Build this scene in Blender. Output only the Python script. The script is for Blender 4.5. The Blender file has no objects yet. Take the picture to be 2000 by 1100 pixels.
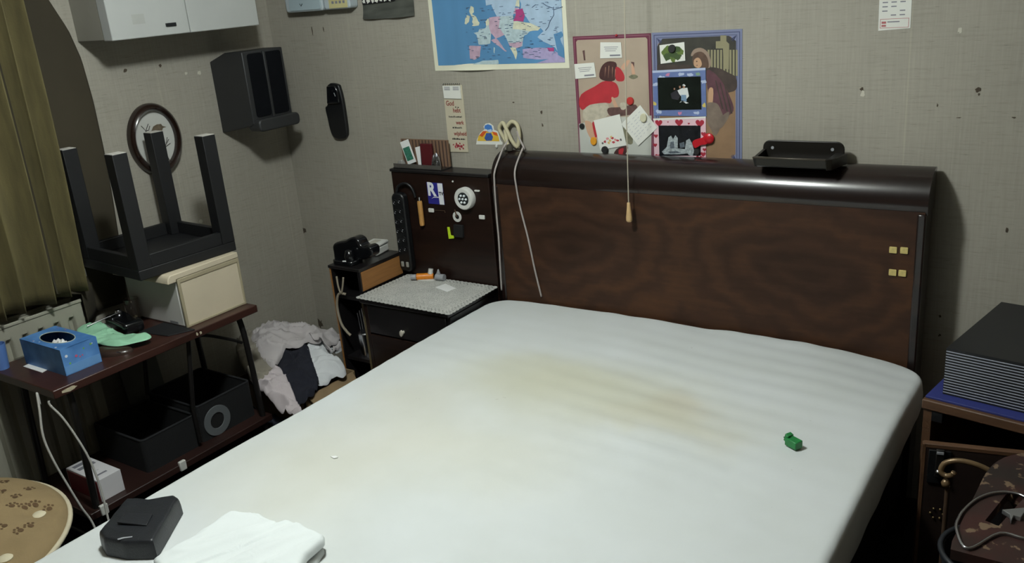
import bpy, bmesh, math, random
from mathutils import Vector, Matrix, noise

SC = bpy.context.scene
COL = SC.collection

# ---------------------------------------------------------------- camera, light, exposure
CAM_R = [[0.828441, 0.554184, -0.081023], [0.115297, -0.310315, -0.943616], [-0.54808, 0.772389, -0.320973]]
CAM_F = 1716.763            # focal length in pixels for a 2000 px wide frame
CAM_POS = Vector((3.08, -2.70, 1.75))
cam_data = bpy.data.cameras.new('camera')
cam_data.sensor_fit = 'HORIZONTAL'
cam_data.sensor_width = 36.0
cam_data.lens = CAM_F / 2000 * 36.0
cam_data.clip_start = 0.02
cam = bpy.data.objects.new('camera', cam_data)
COL.objects.link(cam)
rx, ry, rz = [Vector(r) for r in CAM_R]
m3 = Matrix((rx, -ry, -rz)).transposed()
cam.matrix_world = Matrix.Translation(CAM_POS) @ m3.to_4x4()
SC.camera = cam

world = bpy.data.worlds.new('world')
SC.world = world
world.use_nodes = True
world.node_tree.nodes['Background'].inputs[0].default_value = (0.02, 0.022, 0.025, 1)
world.node_tree.nodes['Background'].inputs[1].default_value = 0.3

LAMP_POS = (1.74, -1.50, 2.40)
lamp_data = bpy.data.lights.new('ceiling_bulb', 'POINT')
lamp_data.energy = 96
lamp_data.color = (0.915, 0.99, 0.985)
lamp_data.shadow_soft_size = 0.09
lamp = bpy.data.objects.new('ceiling_bulb', lamp_data)
lamp.location = LAMP_POS
COL.objects.link(lamp)

vs = SC.view_settings
vs.view_transform = 'Standard'
vs.look = 'None'
vs.gamma = 1.0
vs.use_curve_mapping = False
vs.exposure = 0.0

# ---------------------------------------------------------------- materials
def lin(c):
    c = c / 255.0
    return c / 12.92 if c <= 0.04045 else ((c + 0.055) / 1.055) ** 2.4
def rgb(c, k=1.0):
    return (min(1, lin(c[0]) * k), min(1, lin(c[1]) * k), min(1, lin(c[2]) * k), 1)

MATS = {}
def mat(name, c, rough=0.6, metal=0.0, var=0.0, vscale=8.0, vstretch=(1, 1, 1), bump=0.0, bscale=60.0, bstretch=(1, 1, 1),
        coat=0.0, spec=0.5, trans=0.0, alpha=1.0, emit=0.0, c2=None):
    if name in MATS:
        return MATS[name]
    m = bpy.data.materials.new(name)
    m.use_nodes = True
    nt = m.node_tree
    b = nt.nodes['Principled BSDF']
    b.inputs['Base Color'].default_value = rgb(c)
    b.inputs['Roughness'].default_value = rough
    b.inputs['Metallic'].default_value = metal
    b.inputs['Coat Weight'].default_value = coat
    b.inputs['Specular IOR Level'].default_value = spec
    b.inputs['Transmission Weight'].default_value = trans
    b.inputs['Alpha'].default_value = alpha
    tc = nt.nodes.new('ShaderNodeTexCoord')
    # every material carries at least a faint procedural variation
    v = var if (var or c2) else 0.06
    mp = nt.nodes.new('ShaderNodeMapping'); mp.inputs['Scale'].default_value = vstretch
    nt.links.new(tc.outputs['Object'], mp.inputs['Vector'])
    nz = nt.nodes.new('ShaderNodeTexNoise'); nz.inputs['Scale'].default_value = vscale; nz.inputs['Detail'].default_value = 4
    nt.links.new(mp.outputs['Vector'], nz.inputs['Vector'])
    rp = nt.nodes.new('ShaderNodeValToRGB')
    rp.color_ramp.elements[0].position = 0.3; rp.color_ramp.elements[1].position = 0.7
    rp.color_ramp.elements[0].color = rgb(c, 1 - v)
    rp.color_ramp.elements[1].color = rgb(c2) if c2 else rgb(c, 1 + v)
    nt.links.new(nz.outputs['Fac'], rp.inputs['Fac'])
    nt.links.new(rp.outputs['Color'], b.inputs['Base Color'])
    if bump:
        mp2 = nt.nodes.new('ShaderNodeMapping'); mp2.inputs['Scale'].default_value = bstretch
        nt.links.new(tc.outputs['Object'], mp2.inputs['Vector'])
        n2 = nt.nodes.new('ShaderNodeTexNoise'); n2.inputs['Scale'].default_value = bscale; n2.inputs['Detail'].default_value = 3
        nt.links.new(mp2.outputs['Vector'], n2.inputs['Vector'])
        bp = nt.nodes.new('ShaderNodeBump'); bp.inputs['Strength'].default_value = bump; bp.inputs['Distance'].default_value = 0.003
        nt.links.new(n2.outputs['Fac'], bp.inputs['Height'])
        nt.links.new(bp.outputs['Normal'], b.inputs['Normal'])
    MATS[name] = m
    return m

class NT:
    """small node helper"""
    def __init__(self, name, rough=0.6):
        self.m = bpy.data.materials.new(name); self.m.use_nodes = True
        self.t = self.m.node_tree; self.b = self.t.nodes['Principled BSDF']
        self.b.inputs['Roughness'].default_value = rough
        self.tc = self.t.nodes.new('ShaderNodeTexCoord')
    def link(self, a, b): self.t.links.new(a, b)
    def mapping(self, scale=(1, 1, 1), loc=(0, 0, 0), src=None):
        n = self.t.nodes.new('ShaderNodeMapping'); n.inputs['Scale'].default_value = scale; n.inputs['Location'].default_value = loc
        self.link(src or self.tc.outputs['Object'], n.inputs['Vector']); return n.outputs['Vector']
    def noise(self, vec, scale, detail=3, rough=0.5, dist=0.0):
        n = self.t.nodes.new('ShaderNodeTexNoise'); n.inputs['Scale'].default_value = scale
        n.inputs['Detail'].default_value = detail; n.inputs['Roughness'].default_value = rough; n.inputs['Distortion'].default_value = dist
        self.link(vec, n.inputs['Vector']); return n.outputs['Fac']
    def ramp(self, fac, stops):
        n = self.t.nodes.new('ShaderNodeValToRGB')
        e = n.color_ramp.elements
        while len(e) < len(stops): e.new(0.5)
        for el, (p, c) in zip(e, stops): el.position = p; el.color = c
        self.link(fac, n.inputs['Fac']); return n.outputs['Color']
    def mixc(self, fac, a, b, mode='MIX'):
        n = self.t.nodes.new('ShaderNodeMix'); n.data_type = 'RGBA'; n.blend_type = mode
        for i, s in ((0, fac), (6, a), (7, b)):
            if hasattr(s, 'is_linked') or hasattr(s, 'links'): self.link(s, n.inputs[i])
            else: n.inputs[i].default_value = s
        return n.outputs[2]
    def math(self, op, a, b=None, c=None):
        n = self.t.nodes.new('ShaderNodeMath'); n.operation = op
        for i, s in enumerate((a, b, c)):
            if s is None: continue
            if hasattr(s, 'links'): self.link(s, n.inputs[i])
            else: n.inputs[i].default_value = s
        return n.outputs[0]
    def sep(self, vec):
        n = self.t.nodes.new('ShaderNodeSeparateXYZ'); self.link(vec, n.inputs[0]); return n.outputs
    def bump(self, h, strength=0.3, dist=0.002):
        n = self.t.nodes.new('ShaderNodeBump'); n.inputs['Strength'].default_value = strength; n.inputs['Distance'].default_value = dist
        self.link(h, n.inputs['Height']); self.link(n.outputs['Normal'], self.b.inputs['Normal'])
    def color(self, s): self.link(s, self.b.inputs['Base Color'])

def g(v): return (v, v, v, 1)

def wallpaper(name, horiz):
    """woven linen wallpaper; horiz = 0 when the wall runs along x, 1 when it runs along y"""
    n = NT(name, 0.85)
    def sc(h, z): return (h, 1, z) if horiz == 0 else (1, h, z)
    hor = n.noise(n.mapping(sc(9, 150)), 1.0, 3, 0.55)
    ver = n.noise(n.mapping(sc(140, 6)), 1.0, 3, 0.55)
    slub = n.noise(n.mapping(sc(26, 330), (3, 5, 1)), 1.0, 2)
    slubv = n.noise(n.mapping(sc(300, 10), (1, 2, 7)), 1.0, 2)
    big = n.noise(n.mapping((1.3, 1.3, 1.3)), 1.0, 3)
    a = n.ramp(hor, [(0.28, g(0.88)), (0.44, g(1.0)), (0.70, g(1.04))])
    b = n.ramp(ver, [(0.32, g(0.95)), (0.68, g(1.05))])
    c = n.ramp(slub, [(0.24, g(0.66)), (0.37, g(1.0)), (0.7, g(1.01))])
    d = n.ramp(slubv, [(0.4, g(0.98)), (0.64, g(1.0)), (0.76, g(1.16))])
    e = n.ramp(big, [(0.3, (0.90, 0.89, 0.86, 1)), (0.7, (1.06, 1.05, 1.02, 1))])
    col = n.mixc(1.0, rgb((152, 148, 138)), a, 'MULTIPLY')
    for x in (b, c, d, e): col = n.mixc(1.0, col, x, 'MULTIPLY')
    # seams between the lengths of paper
    xyz = n.sep(n.tc.outputs['Object'])
    h = xyz[0] if horiz == 0 else xyz[1]
    fr = n.math('FRACT', n.math('MULTIPLY_ADD', h, 1 / 0.53, 7.13))
    seam = n.math('LESS_THAN', fr, 0.008)
    col = n.mixc(n.math('MULTIPLY', seam, 0.12), col, rgb((205, 196, 170)))
    n.color(col)
    n.bump(n.math('ADD', hor, ver), 0.25, 0.001)
    return n.m

def walnut(name, dark=(30, 18, 13), mid=(58, 34, 21), light=(88, 56, 32), burl=True, gloss=0.1, rough=0.34, spec=0.25):
    n = NT(name, rough)
    n.b.inputs['Specular IOR Level'].default_value = spec
    n.b.inputs['Coat Weight'].default_value = gloss
    n.b.inputs['Coat Roughness'].default_value = 0.12
    x, y, z = n.sep(n.tc.outputs['Object'])
    def comb(a, b, c):
        k = n.t.nodes.new('ShaderNodeCombineXYZ')
        for i, s in enumerate((a, b, c)):
            if hasattr(s, 'links'): n.link(s, k.inputs[i])
            else: k.inputs[i].default_value = s
        return k.outputs[0]
    if burl:
        # book-matched crotch veneer: mirrored about the middle
        ax = n.math('ABSOLUTE', x)
        wv = n.t.nodes.new('ShaderNodeTexWave'); wv.wave_type = 'RINGS'; wv.rings_direction = 'SPHERICAL'
        for k_, v_ in (('Scale', 2.6), ('Distortion', 13.0), ('Detail', 5.0), ('Detail Scale', 1.3), ('Detail Roughness', 0.55)): wv.inputs[k_].default_value = v_
        n.link(comb(n.math('ADD', ax, -0.42), 0.0, n.math('MULTIPLY', z, 1.7)), wv.inputs['Vector'])
        fine = n.noise(n.mapping((5, 1, 60)), 1.0, 4)
        broad = n.noise(n.mapping((1.5, 1, 2.5)), 1.3, 3)
        r = n.math('SQRT', n.math('ADD', n.math('POWER', n.math('ADD', ax, -0.42), 2.0), n.math('MULTIPLY', n.math('POWER', n.math('ADD', z, -0.04), 2.0), 3.0)))
        eye = n.math('SMOOTH_MIN', n.math('MULTIPLY', r, 5.0), 1.0, 0.5)
        f = n.math('MULTIPLY_ADD', wv.outputs['Fac'], 0.17, n.math('MULTIPLY_ADD', fine, 0.30, n.math('MULTIPLY', broad, 0.53)))
        f = n.math('MULTIPLY', f, n.math('MULTIPLY_ADD', eye, 0.35, 0.65))
    else:
        f = n.noise(n.mapping((2.5, 2.5, 30)), 1.0, 5, 0.6, 0.3)
    n.color(n.ramp(f, [(0.12, rgb(dark)), (0.5, rgb(mid)), (0.85, rgb(light))]))
    return n.m

# ---------------------------------------------------------------- geometry helpers
def Wf(y):  return lambda a, b, c: (a, y - c, b)      # on the back wall: a = x, b = z, c towards the room
def Lf(x):  return lambda a, b, c: (x + c, a, b)      # on the left wall: a = y, b = z, c towards the room
def Zf(z):  return lambda a, b, c: (a, b, z + c)      # on something level: a = x, b = y, c up

class MB:
    def __init__(self): self.v = []; self.f = []; self.mi = []
    def add(self, vs, fs, mi=0):
        o = len(self.v)
        self.v += [tuple(p) for p in vs]
        for f in fs: self.f.append([i + o for i in f]); self.mi.append(mi)
        return self
    def box(self, x0, x1, y0, y1, z0, z1, mi=0):
        return self.add([(x0,y0,z0),(x1,y0,z0),(x1,y1,z0),(x0,y1,z0),(x0,y0,z1),(x1,y0,z1),(x1,y1,z1),(x0,y1,z1)],
                        [(0,3,2,1),(4,5,6,7),(0,1,5,4),(1,2,6,5),(2,3,7,6),(3,0,4,7)], mi)
    def obox(self, c, s, R=None, mi=0):
        R = R or Matrix.Identity(3); c = Vector(c); o = []
        for dz in (-1, 1):
            for dx, dy in ((-1,-1),(1,-1),(1,1),(-1,1)):
                o.append(c + R @ Vector((dx*s[0]/2, dy*s[1]/2, dz*s[2]/2)))
        return self.add(o, [(0,3,2,1),(4,5,6,7),(0,1,5,4),(1,2,6,5),(2,3,7,6),(3,0,4,7)], mi)
    def prism(self, poly, fr, d, c0=0.0, mi=0):
        n = len(poly)
        a = [fr(p[0], p[1], c0) for p in poly]; b = [fr(p[0], p[1], c0 + d) for p in poly]
        fs = [list(range(n))[::-1], [n + i for i in range(n)]] + [(i, (i+1) % n, n + (i+1) % n, n + i) for i in range(n)]
        return self.add(a + b, fs, mi)
    def plate(self, poly, fr, c0=0.0, mi=0):
        return self.add([fr(p[0], p[1], c0) for p in poly], [list(range(len(poly)))], mi)
    def frame(self, outer, inner, fr, d, c0=0.0, mi=0):
        """ring-shaped prism between two outlines of equal count"""
        n = len(outer)
        vs = [fr(*p, c0) for p in outer] + [fr(*p, c0) for p in inner] + [fr(*p, c0 + d) for p in outer] + [fr(*p, c0 + d) for p in inner]
        fs = []
        for i in range(n):
            j = (i + 1) % n
            fs += [(i, j, n+j, n+i), (2*n+i, 3*n+i, 3*n+j, 2*n+j), (i, 2*n+i, 2*n+j, j), (n+i, n+j, 3*n+j, 3*n+i)]
        return self.add(vs, fs, mi)
    def tube(self, path, r, n=8, closed=False, mi=0):
        P = [Vector(p) for p in path]; k = len(P)
        rad = r if isinstance(r, (list, tuple)) else [r] * k
        up = Vector((0.13, 0.21, 0.97)); vs = []; 
        for i in range(k):
            t = (P[(i+1) % k] - P[i-1]) if closed else (P[min(i+1, k-1)] - P[max(i-1, 0)])
            t.normalize()
            if abs(t.dot(up)) > 0.98: up = Vector((0.9, 0.3, 0.1))
            a = (up - t * t.dot(up)).normalized(); b = t.cross(a); up = a
            for j in range(n):
                q = 2 * math.pi * j / n
                vs.append(P[i] + (a * math.cos(q) + b * math.sin(q)) * rad[i])
        fs = []
        for i in range(k if closed else k - 1):
            for j in range(n):
                fs.append((i*n + j, i*n + (j+1) % n, ((i+1) % k)*n + (j+1) % n, ((i+1) % k)*n + j))
        if not closed: fs += [list(range(n))[::-1], [(k-1)*n + j for j in range(n)]]
        return self.add(vs, fs, mi)
    def lathe(self, prof, fr, ca=0.0, cb=0.0, n=28, sa=1.0, sb=1.0, mi=0):
        """profile of (radius, height) turned about the frame's third axis"""
        vs = []; fs = []
        for r, h in prof:
            for j in range(n):
                q = 2 * math.pi * j / n
                vs.append(fr(ca + math.cos(q) * r * sa, cb + math.sin(q) * r * sb, h))
        for i in range(len(prof) - 1):
            for j in range(n): fs.append((i*n+j, i*n+(j+1) % n, (i+1)*n+(j+1) % n, (i+1)*n+j))
        if prof[0][0] > 1e-6: fs.append(list(range(n))[::-1])
        if prof[-1][0] > 1e-6: fs.append([(len(prof)-1)*n + j for j in range(n)])
        return self.add(vs, fs, mi)
    def grid(self, fn, nu, nv, mi=0):
        vs = [fn(i / nu, j / nv) for j in range(nv + 1) for i in range(nu + 1)]
        fs = [(j*(nu+1)+i, j*(nu+1)+i+1, (j+1)*(nu+1)+i+1, (j+1)*(nu+1)+i) for j in range(nv) for i in range(nu)]
        return self.add(vs, fs, mi)
    def build(self, name, mats, parent=None, smooth=None, bevel=0.0, seg=2, solid=0.0, origin=None):
        me = bpy.data.meshes.new(name)
        if origin is not None: o0 = Vector(origin)
        elif parent is not None: o0 = parent_origin(parent)
        else:
            xs = [p[0] for p in self.v]; ys = [p[1] for p in self.v]; zs = [p[2] for p in self.v]
            o0 = Vector(((min(xs)+max(xs))/2, (min(ys)+max(ys))/2, min(zs)))
        me.from_pydata([tuple(Vector(p) - o0) for p in self.v], [], self.f)
        bm = bmesh.new(); bm.from_mesh(me)
        bmesh.ops.remove_doubles(bm, verts=bm.verts, dist=1e-6)
        bmesh.ops.recalc_face_normals(bm, faces=bm.faces)
        bm.to_mesh(me); bm.free()
        ml = mats if isinstance(mats, (list, tuple)) else [mats]
        for m in ml: me.materials.append(m)
        if len(me.polygons) == len(self.mi):
            me.polygons.foreach_set('material_index', self.mi)
        if smooth is not None:
            me.polygons.foreach_set('use_smooth', [True] * len(me.polygons))
            if smooth < 180: me.set_sharp_from_angle(angle=math.radians(smooth))
        me.update()
        o = bpy.data.objects.new(name, me); COL.objects.link(o)
        if parent is not None:
            o.parent = parent; o.location = o0 - parent_origin(parent)
        else: o.location = o0
        if solid:
            s = o.modifiers.new('solid', 'SOLIDIFY'); s.thickness = solid; s.offset = 0
        if bevel:
            b = o.modifiers.new('bevel', 'BEVEL'); b.width = bevel; b.segments = seg; b.limit_method = 'ANGLE'; b.angle_limit = math.radians(40)
            me.polygons.foreach_set('use_smooth', [True] * len(me.polygons))
            me.set_sharp_from_angle(angle=math.radians(50))
        return o

def parent_origin(p):
    v = Vector((0, 0, 0))
    while p is not None: v += p.location; p = p.parent
    return v

def thing(name, label, cat, loc, group=None):
    o = bpy.data.objects.new(name, None); COL.objects.link(o)
    o.empty_display_size = 0.05; o.location = loc
    return tag(o, label, cat, group)
def tag(o, label, cat, group=None):
    o['label'] = label; o['category'] = cat
    if group: o['group'] = group
    return o
def struct(o): o['kind'] = 'structure'; return o

def rect(a0, a1, b0, b1): return [(a0, b0), (a1, b0), (a1, b1), (a0, b1)]
def rrect(a0, a1, b0, b1, r, n=5):
    o = []
    for cx, cy, q0 in ((a1-r, b0+r, -90), (a1-r, b1-r, 0), (a0+r, b1-r, 90), (a0+r, b0+r, 180)):
        for k in range(n + 1):
            q = math.radians(q0 + 90 * k / n); o.append((cx + r*math.cos(q), cy + r*math.sin(q)))
    return o
def ell(ca, cb, ra, rb=None, n=24, q0=0.0):
    rb = rb or ra
    return [(ca + ra*math.cos(2*math.pi*k/n + q0), cb + rb*math.sin(2*math.pi*k/n + q0)) for k in range(n)]
def blob(ca, cb, ra, rb, seed=0, amp=0.2, n=26):
    return [(ca + ra*math.cos(q)*s, cb + rb*math.sin(q)*s) for q, s in
            ((2*math.pi*k/n, 1 + amp*noise.noise((math.cos(2*math.pi*k/n)*1.6 + seed*7.3, math.sin(2*math.pi*k/n)*1.6, seed))) for k in range(n))]
def heart(ca, cb, s):
    return [(ca + s*(16*math.sin(t)**3)/17, cb + s*(13*math.cos(t) - 5*math.cos(2*t) - 2*math.cos(3*t) - math.cos(4*t))/17)
            for t in (2*math.pi*k/20 for k in range(20))]
def spline(pts, per=8, closed=False):
    P = [Vector(p) for p in pts]; n = len(P); o = []
    for i in range(n if closed else n - 1):
        if closed: a, b, c, d = P[i-1], P[i], P[(i+1) % n], P[(i+2) % n]
        else: a, b, c, d = P[max(i-1, 0)], P[i], P[i+1], P[min(i+2, n-1)]
        for k in range(per):
            t = k / per
            o.append(0.5*((2*b) + (c-a)*t + (2*a-5*b+4*c-d)*t*t + (3*b-a-3*c+d)*t**3))
    if not closed: o.append(P[-1])
    return o
def rotz(d): return Matrix.Rotation(math.radians(d), 3, 'Z')

def soft(mb, outline, ground, h, edge=8.0, amp=0.01, fscale=9.0, fdir=30.0, fstretch=3.0, seed=0.0, rings=22, nb=84, center=None, mi=0, wob=0.0, spl=True, flat=False):
    """a cloth- or cushion-like body over an outline on the level: rounded edge, folds from ridged noise"""
    B = [tuple(p)[:2] for p in (spline([(p[0], p[1], 0) for p in outline], 6, True) if spl else [(p[0], p[1], 0) for p in outline])]
    L = [0.0]
    for i in range(len(B)): L.append(L[-1] + math.dist(B[i], B[(i+1) % len(B)]))
    R = []; j = 0
    for k in range(nb):
        s = L[-1] * k / nb
        while L[j+1] < s: j += 1
        t = (s - L[j]) / max(1e-9, L[j+1] - L[j]); a = B[j]; b = B[(j+1) % len(B)]
        R.append((a[0] + (b[0]-a[0])*t, a[1] + (b[1]-a[1])*t))
    cx, cy = center or (sum(p[0] for p in R)/nb, sum(p[1] for p in R)/nb)
    gz = ground if callable(ground) else (lambda x, y: ground)
    q = math.radians(fdir); ca, sa = math.cos(q), math.sin(q)
    def fold(x, y):
        u = (x*ca + y*sa) * fscale / fstretch; w = (-x*sa + y*ca) * fscale
        wx = noise.noise((u*0.8, w*0.5, seed + 3.1)) * 0.9
        a = max(0.0, 1 - abs(noise.noise((u + wx, w + wx, seed))) * 3.2) ** 1.4
        b = max(0.0, 1 - abs(noise.noise((u*2.1 + 5, w*1.9 - wx*2, seed + 9))) * 3.2) ** 1.4
        return a * 1.1 + b * 0.6 - 0.6 + 0.5 * noise.noise((u * 0.5, w * 0.5, seed + 4))
    vs = []; fs = []
    zc = gz(cx, cy) + h + amp * fold(cx, cy)
    vs.append((cx, cy, zc))
    T = [1 - (1 - (k / rings)) ** 1.5 for k in range(1, rings + 1)]
    for t in T:
        for k in range(nb):
            x = cx + (R[k][0]-cx)*t; y = cy + (R[k][1]-cy)*t
            if wob:
                x += wob * noise.noise((x*14, y*14, seed + 2)) * t; y += wob * noise.noise((x*14, y*14, seed + 6)) * t
            e = max(0.0, 1 - t ** edge) ** 0.5
            vs.append((x, y, gz(x, y) + h * e + amp * fold(x, y) * (1.0 if flat else e ** 0.7)))
    for k in range(nb): fs.append((0, 1 + k, 1 + (k+1) % nb))
    for r in range(rings - 1):
        for k in range(nb):
            fs.append((1 + r*nb + k, 1 + (r+1)*nb + k, 1 + (r+1)*nb + (k+1) % nb, 1 + r*nb + (k+1) % nb))
    mb.add(vs, fs, mi)
    return mb

def text_mb(mb, body, size, fr, a, b, c, mi=0, sx=1.0, rot=0.0, bold=0.0, align='LEFT'):
    cu = bpy.data.curves.new('t', 'FONT'); cu.body = body; cu.size = size; cu.align_x = align; cu.offset = bold
    cu.resolution_u = 3
    ob = bpy.data.objects.new('t', cu); COL.objects.link(ob)
    bpy.context.view_layer.update()
    me = ob.evaluated_get(bpy.context.evaluated_depsgraph_get()).to_mesh()
    q = math.radians(rot)
    vs = []
    for v in me.vertices:
        x, y = v.co.x * sx, v.co.y
        vs.append(fr(a + x*math.cos(q) - y*math.sin(q), b + x*math.sin(q) + y*math.cos(q), c))
    mb.add(vs, [list(p.vertices) for p in me.polygons], mi)
    bpy.data.objects.remove(ob); bpy.data.curves.remove(cu)
    return mb

# ---------------------------------------------------------------- the room
RX, RY, RZ = 4.15, -3.75, 2.50
paper_back = wallpaper('linen_wallpaper_back', 0)
paper_left = wallpaper('linen_wallpaper_left', 1)
m_ceil = mat('ceiling_paint', (196, 192, 182), 0.9, var=0.04)
m_floor = mat('dark_carpet', (22, 25, 29), 0.95, var=0.35, vscale=30, bump=0.5, bscale=300)
def wallbox(name, m, *b): return struct(MB().box(*b).build(name, m, origin=(0, 0, 0)))
wallbox('wall_back', paper_back, -0.12, RX + 0.12, 0.0, 0.12, 0, RZ)
wallbox('wall_left', paper_left, -0.12, 0.0, RY, 0.0, 0, RZ)
m_far = mat('bounce_cutting_brown', (104, 94, 80), 0.9, var=0.15, vscale=3)  # dark tone made up for the two unseen walls to cut bounce light
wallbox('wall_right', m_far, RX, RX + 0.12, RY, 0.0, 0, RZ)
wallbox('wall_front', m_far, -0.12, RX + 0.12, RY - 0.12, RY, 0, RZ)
wallbox('floor', m_floor, -0.12, RX + 0.12, RY - 0.12, 0.12, -0.1, 0.0)
wallbox('ceiling', m_ceil, -0.12, RX + 0.12, RY - 0.12, 0.12, RZ, RZ + 0.1)
m_skirt = mat('dark_skirting', (58, 52, 46), 0.6, var=0.1)
wallbox('baseboard_back', m_skirt, 0.0, RX, -0.012, 0.0, 0, 0.07)
wallbox('baseboard_left', m_skirt, 0.0, 0.012, RY, -0.012, 0, 0.07)

# nail holes, plugs and small scars in the wallpaper
m_scar = mat('torn_paper_dark', (70, 60, 48), 0.9, var=0.3, vscale=200)
m_plug = mat('filler_pale', (190, 186, 172), 0.9, var=0.1)
m_stain = mat('brown_scuff', (104, 92, 70), 0.9, var=0.2, vscale=60)
wb = bpy.data.objects['wall_back']; wl = bpy.data.objects['wall_left']
for k, (a, b, r, rr) in enumerate(zip(*zip(*[(p[0], p[1], s, t) for p, s, t in zip(
        [(2.4610,1.3770),(2.7618,1.3742),(2.7641,1.3619),(1.3592,1.3001),(1.3596,1.2521),(0.0096,0.7396),(-0.3261,0.9199),(2.7053,1.5279),(2.6634,1.3311),(2.8536,1.2995),(2.7199,1.2977),(2.7128,0.7072),(2.7155,0.6465),(2.8640,0.9883),(0.2547,1.6279),(0.3216,1.6314),(1.2400,1.3345),(1.3940,1.6697)],
        (.006,.006,.003,.004,.004,.011,.005,.003,.002,.005,.006,.003,.004,.003,.003,.003,.005,.002),
        (.004,.006,.003,.006,.006,.014,.006,.004,.005,.002,.0015,.004,.004,.007,.018,.010,.002,.003))]))):
    MB().plate(blob(a, b, r, rr, k, 0.9, 14), Wf(0), 0.0008).build('scar', m_scar, wb)
for k, ((a, b), r) in enumerate(zip([(2.4631,1.3624),(2.7051,1.5305),(0.0145,0.2729)], (.006, .005, .016))):
    MB().plate(blob(a, b, r, r * 1.4, k + 40, 0.8, 14), Wf(0), 0.001).build('plug', m_plug if k < 2 else m_scar, wb)
for k, ((a, b), r) in enumerate(zip([(-0.7260,1.5573),(-0.5734,1.5580),(-0.4660,1.5155),(-0.4036,1.5098),(-0.5336,0.9254)], (.007, .006, .006, .008, .008))):
    MB().plate(blob(a, b, r, r, k + 60, 0.7, 14), Lf(0), 0.0008).build('scar', m_scar if k < 2 else m_plug, wl)

# ---------------------------------------------------------------- bed
m_head = walnut('walnut_burl', (26, 17, 13), (58, 38, 27), (84, 55, 34), gloss=0.04, rough=0.5, spec=0.2)
m_headroll = walnut('walnut_roll', (18, 12, 11), (27, 17, 15), (40, 25, 19), burl=False, gloss=0.8, rough=0.3)
m_dark = walnut('dark_veneer', (17, 11, 9), (31, 19, 15), (44, 27, 20), burl=False)
bed = thing('bed', 'double bed with dark rolled-top wooden headboard and stained white fitted sheet', 'bed', (1.94, -1.1, 0))
HX0, HX1, HF = 1.205, 2.672, -0.125
# front veneer panel with its rolled top: one profile swept along x
rc_y, rc_z, rr_ = HF + 0.095, 1.070, 0.095
rollp = [(rc_y - rr_*math.cos(math.radians(q)), rc_z + rr_*math.sin(math.radians(q))) for q in range(-6, 96, 6)]
panel = MB()
panel.prism([(HF, 0.10), (HF, 1.055), (-0.045, 1.055), (-0.045, 0.10)], lambda a, b, c: (HX0 + c, a, b), HX1 - HX0)
panel.build('headboard_panel', m_head, bed, origin=(1.94, -0.10, 0.82))
rm = MB()
outer = rollp + [(-0.02, 1.163), (-0.02, 1.045), (HF + 0.004, 1.045)]
rm.prism(outer, lambda a, b, c: (HX0 - 0.006 + c, a, b), HX1 - HX0 + 0.012)
rm.build('rolled_top', m_headroll, bed, smooth=40)
for x0, x1 in ((HX0 - 0.004, HX0 + 0.02), (HX1 - 0.02, HX1 + 0.004)):
    MB().box(x0, x1, HF - 0.004, -0.03, 0.0, 1.05).build('post', m_headroll, bed, bevel=0.005)

# mattress with fitted sheet
def sheet_material():
    n = NT('stained_fitted_sheet', 0.85)
    n.b.inputs['Sheen Weight'].default_value = 0.15
    base = rgb((208, 212, 212)); pos = n.tc.outputs['Object']
    warp = n.noise(pos, 3.0, 4)
    x, y, z = n.sep(pos)
    wx = n.math('MULTIPLY_ADD', warp, 0.30, -0.15); wy = n.math('MULTIPLY_ADD', n.noise(n.mapping((1, 1, 1), (4, 7, 2)), 3.5, 4), 0.26, -0.13)
    col = base
    stains = [ (p, r, s, k, c) for p, (r, s, k, c) in zip(
        [(1.8763,-0.7442),(2.2030,-0.7174),(1.8197,-1.1438),(1.5423,-1.2468),(1.4409,-0.9585),(1.4776,-1.4753),(2.1954,-0.8475),(1.7293,-0.6754)],
        [(.56, .24, .58, (190, 187, 158)), (.13, .10, .34, (182, 168, 136)), (.36, .24, .34, (202, 198, 174)), (.30, .30, .34, (198, 193, 174)),
         (.22, .16, .28, (202, 195, 170)), (.40, .26, .30, (204, 201, 182)), (.24, .10, .32, (190, 180, 144)), (.34, .12, .28, (198, 196, 172))])]
    for (cx, cy), ra, rb, k, c in stains:
        dx = n.math('MULTIPLY', n.math('ADD', n.math('ADD', x, wx), -(cx - 1.94)), 1 / ra)
        dy = n.math('MULTIPLY', n.math('ADD', n.math('ADD', y, wy), -(cy + 1.1)), 1 / rb)
        d = n.math('SQRT', n.math('ADD', n.math('MULTIPLY', dx, dx), n.math('MULTIPLY', dy, dy)))
        f = n.t.nodes.new('ShaderNodeMapRange'); f.interpolation_type = 'SMOOTHSTEP'
        f.inputs[1].default_value = 1.25; f.inputs[2].default_value = 0.15; f.inputs[3].default_value = 0; f.inputs[4].default_value = k
        n.link(d, f.inputs[0])
        col = n.mixc(f.outputs[0], col, rgb(c))
    mott = n.ramp(n.noise(pos, 5, 5), [(0.3, (0.93, 0.93, 0.91, 1)), (0.7, g(1.0))])
    col = n.mixc(1.0, col, mott, 'MULTIPLY')
    # small scuffs
    sc = n.ramp(n.noise(pos, 55, 2), [(0.77, g(0)), (0.82, g(1))])
    col = n.mixc(n.math('MULTIPLY', sc, 0.25), col, rgb((120, 112, 96)))
    n.color(col)
    n.bump(n.noise(pos, 600, 2), 0.15, 0.0006)
    return n.m
m_sheet = sheet_material()
BX0, BX1, BY0, BY1, BTOP, BBOT = 1.172, 2.712, -2.16, -0.132, 0.622, 0.462
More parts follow.
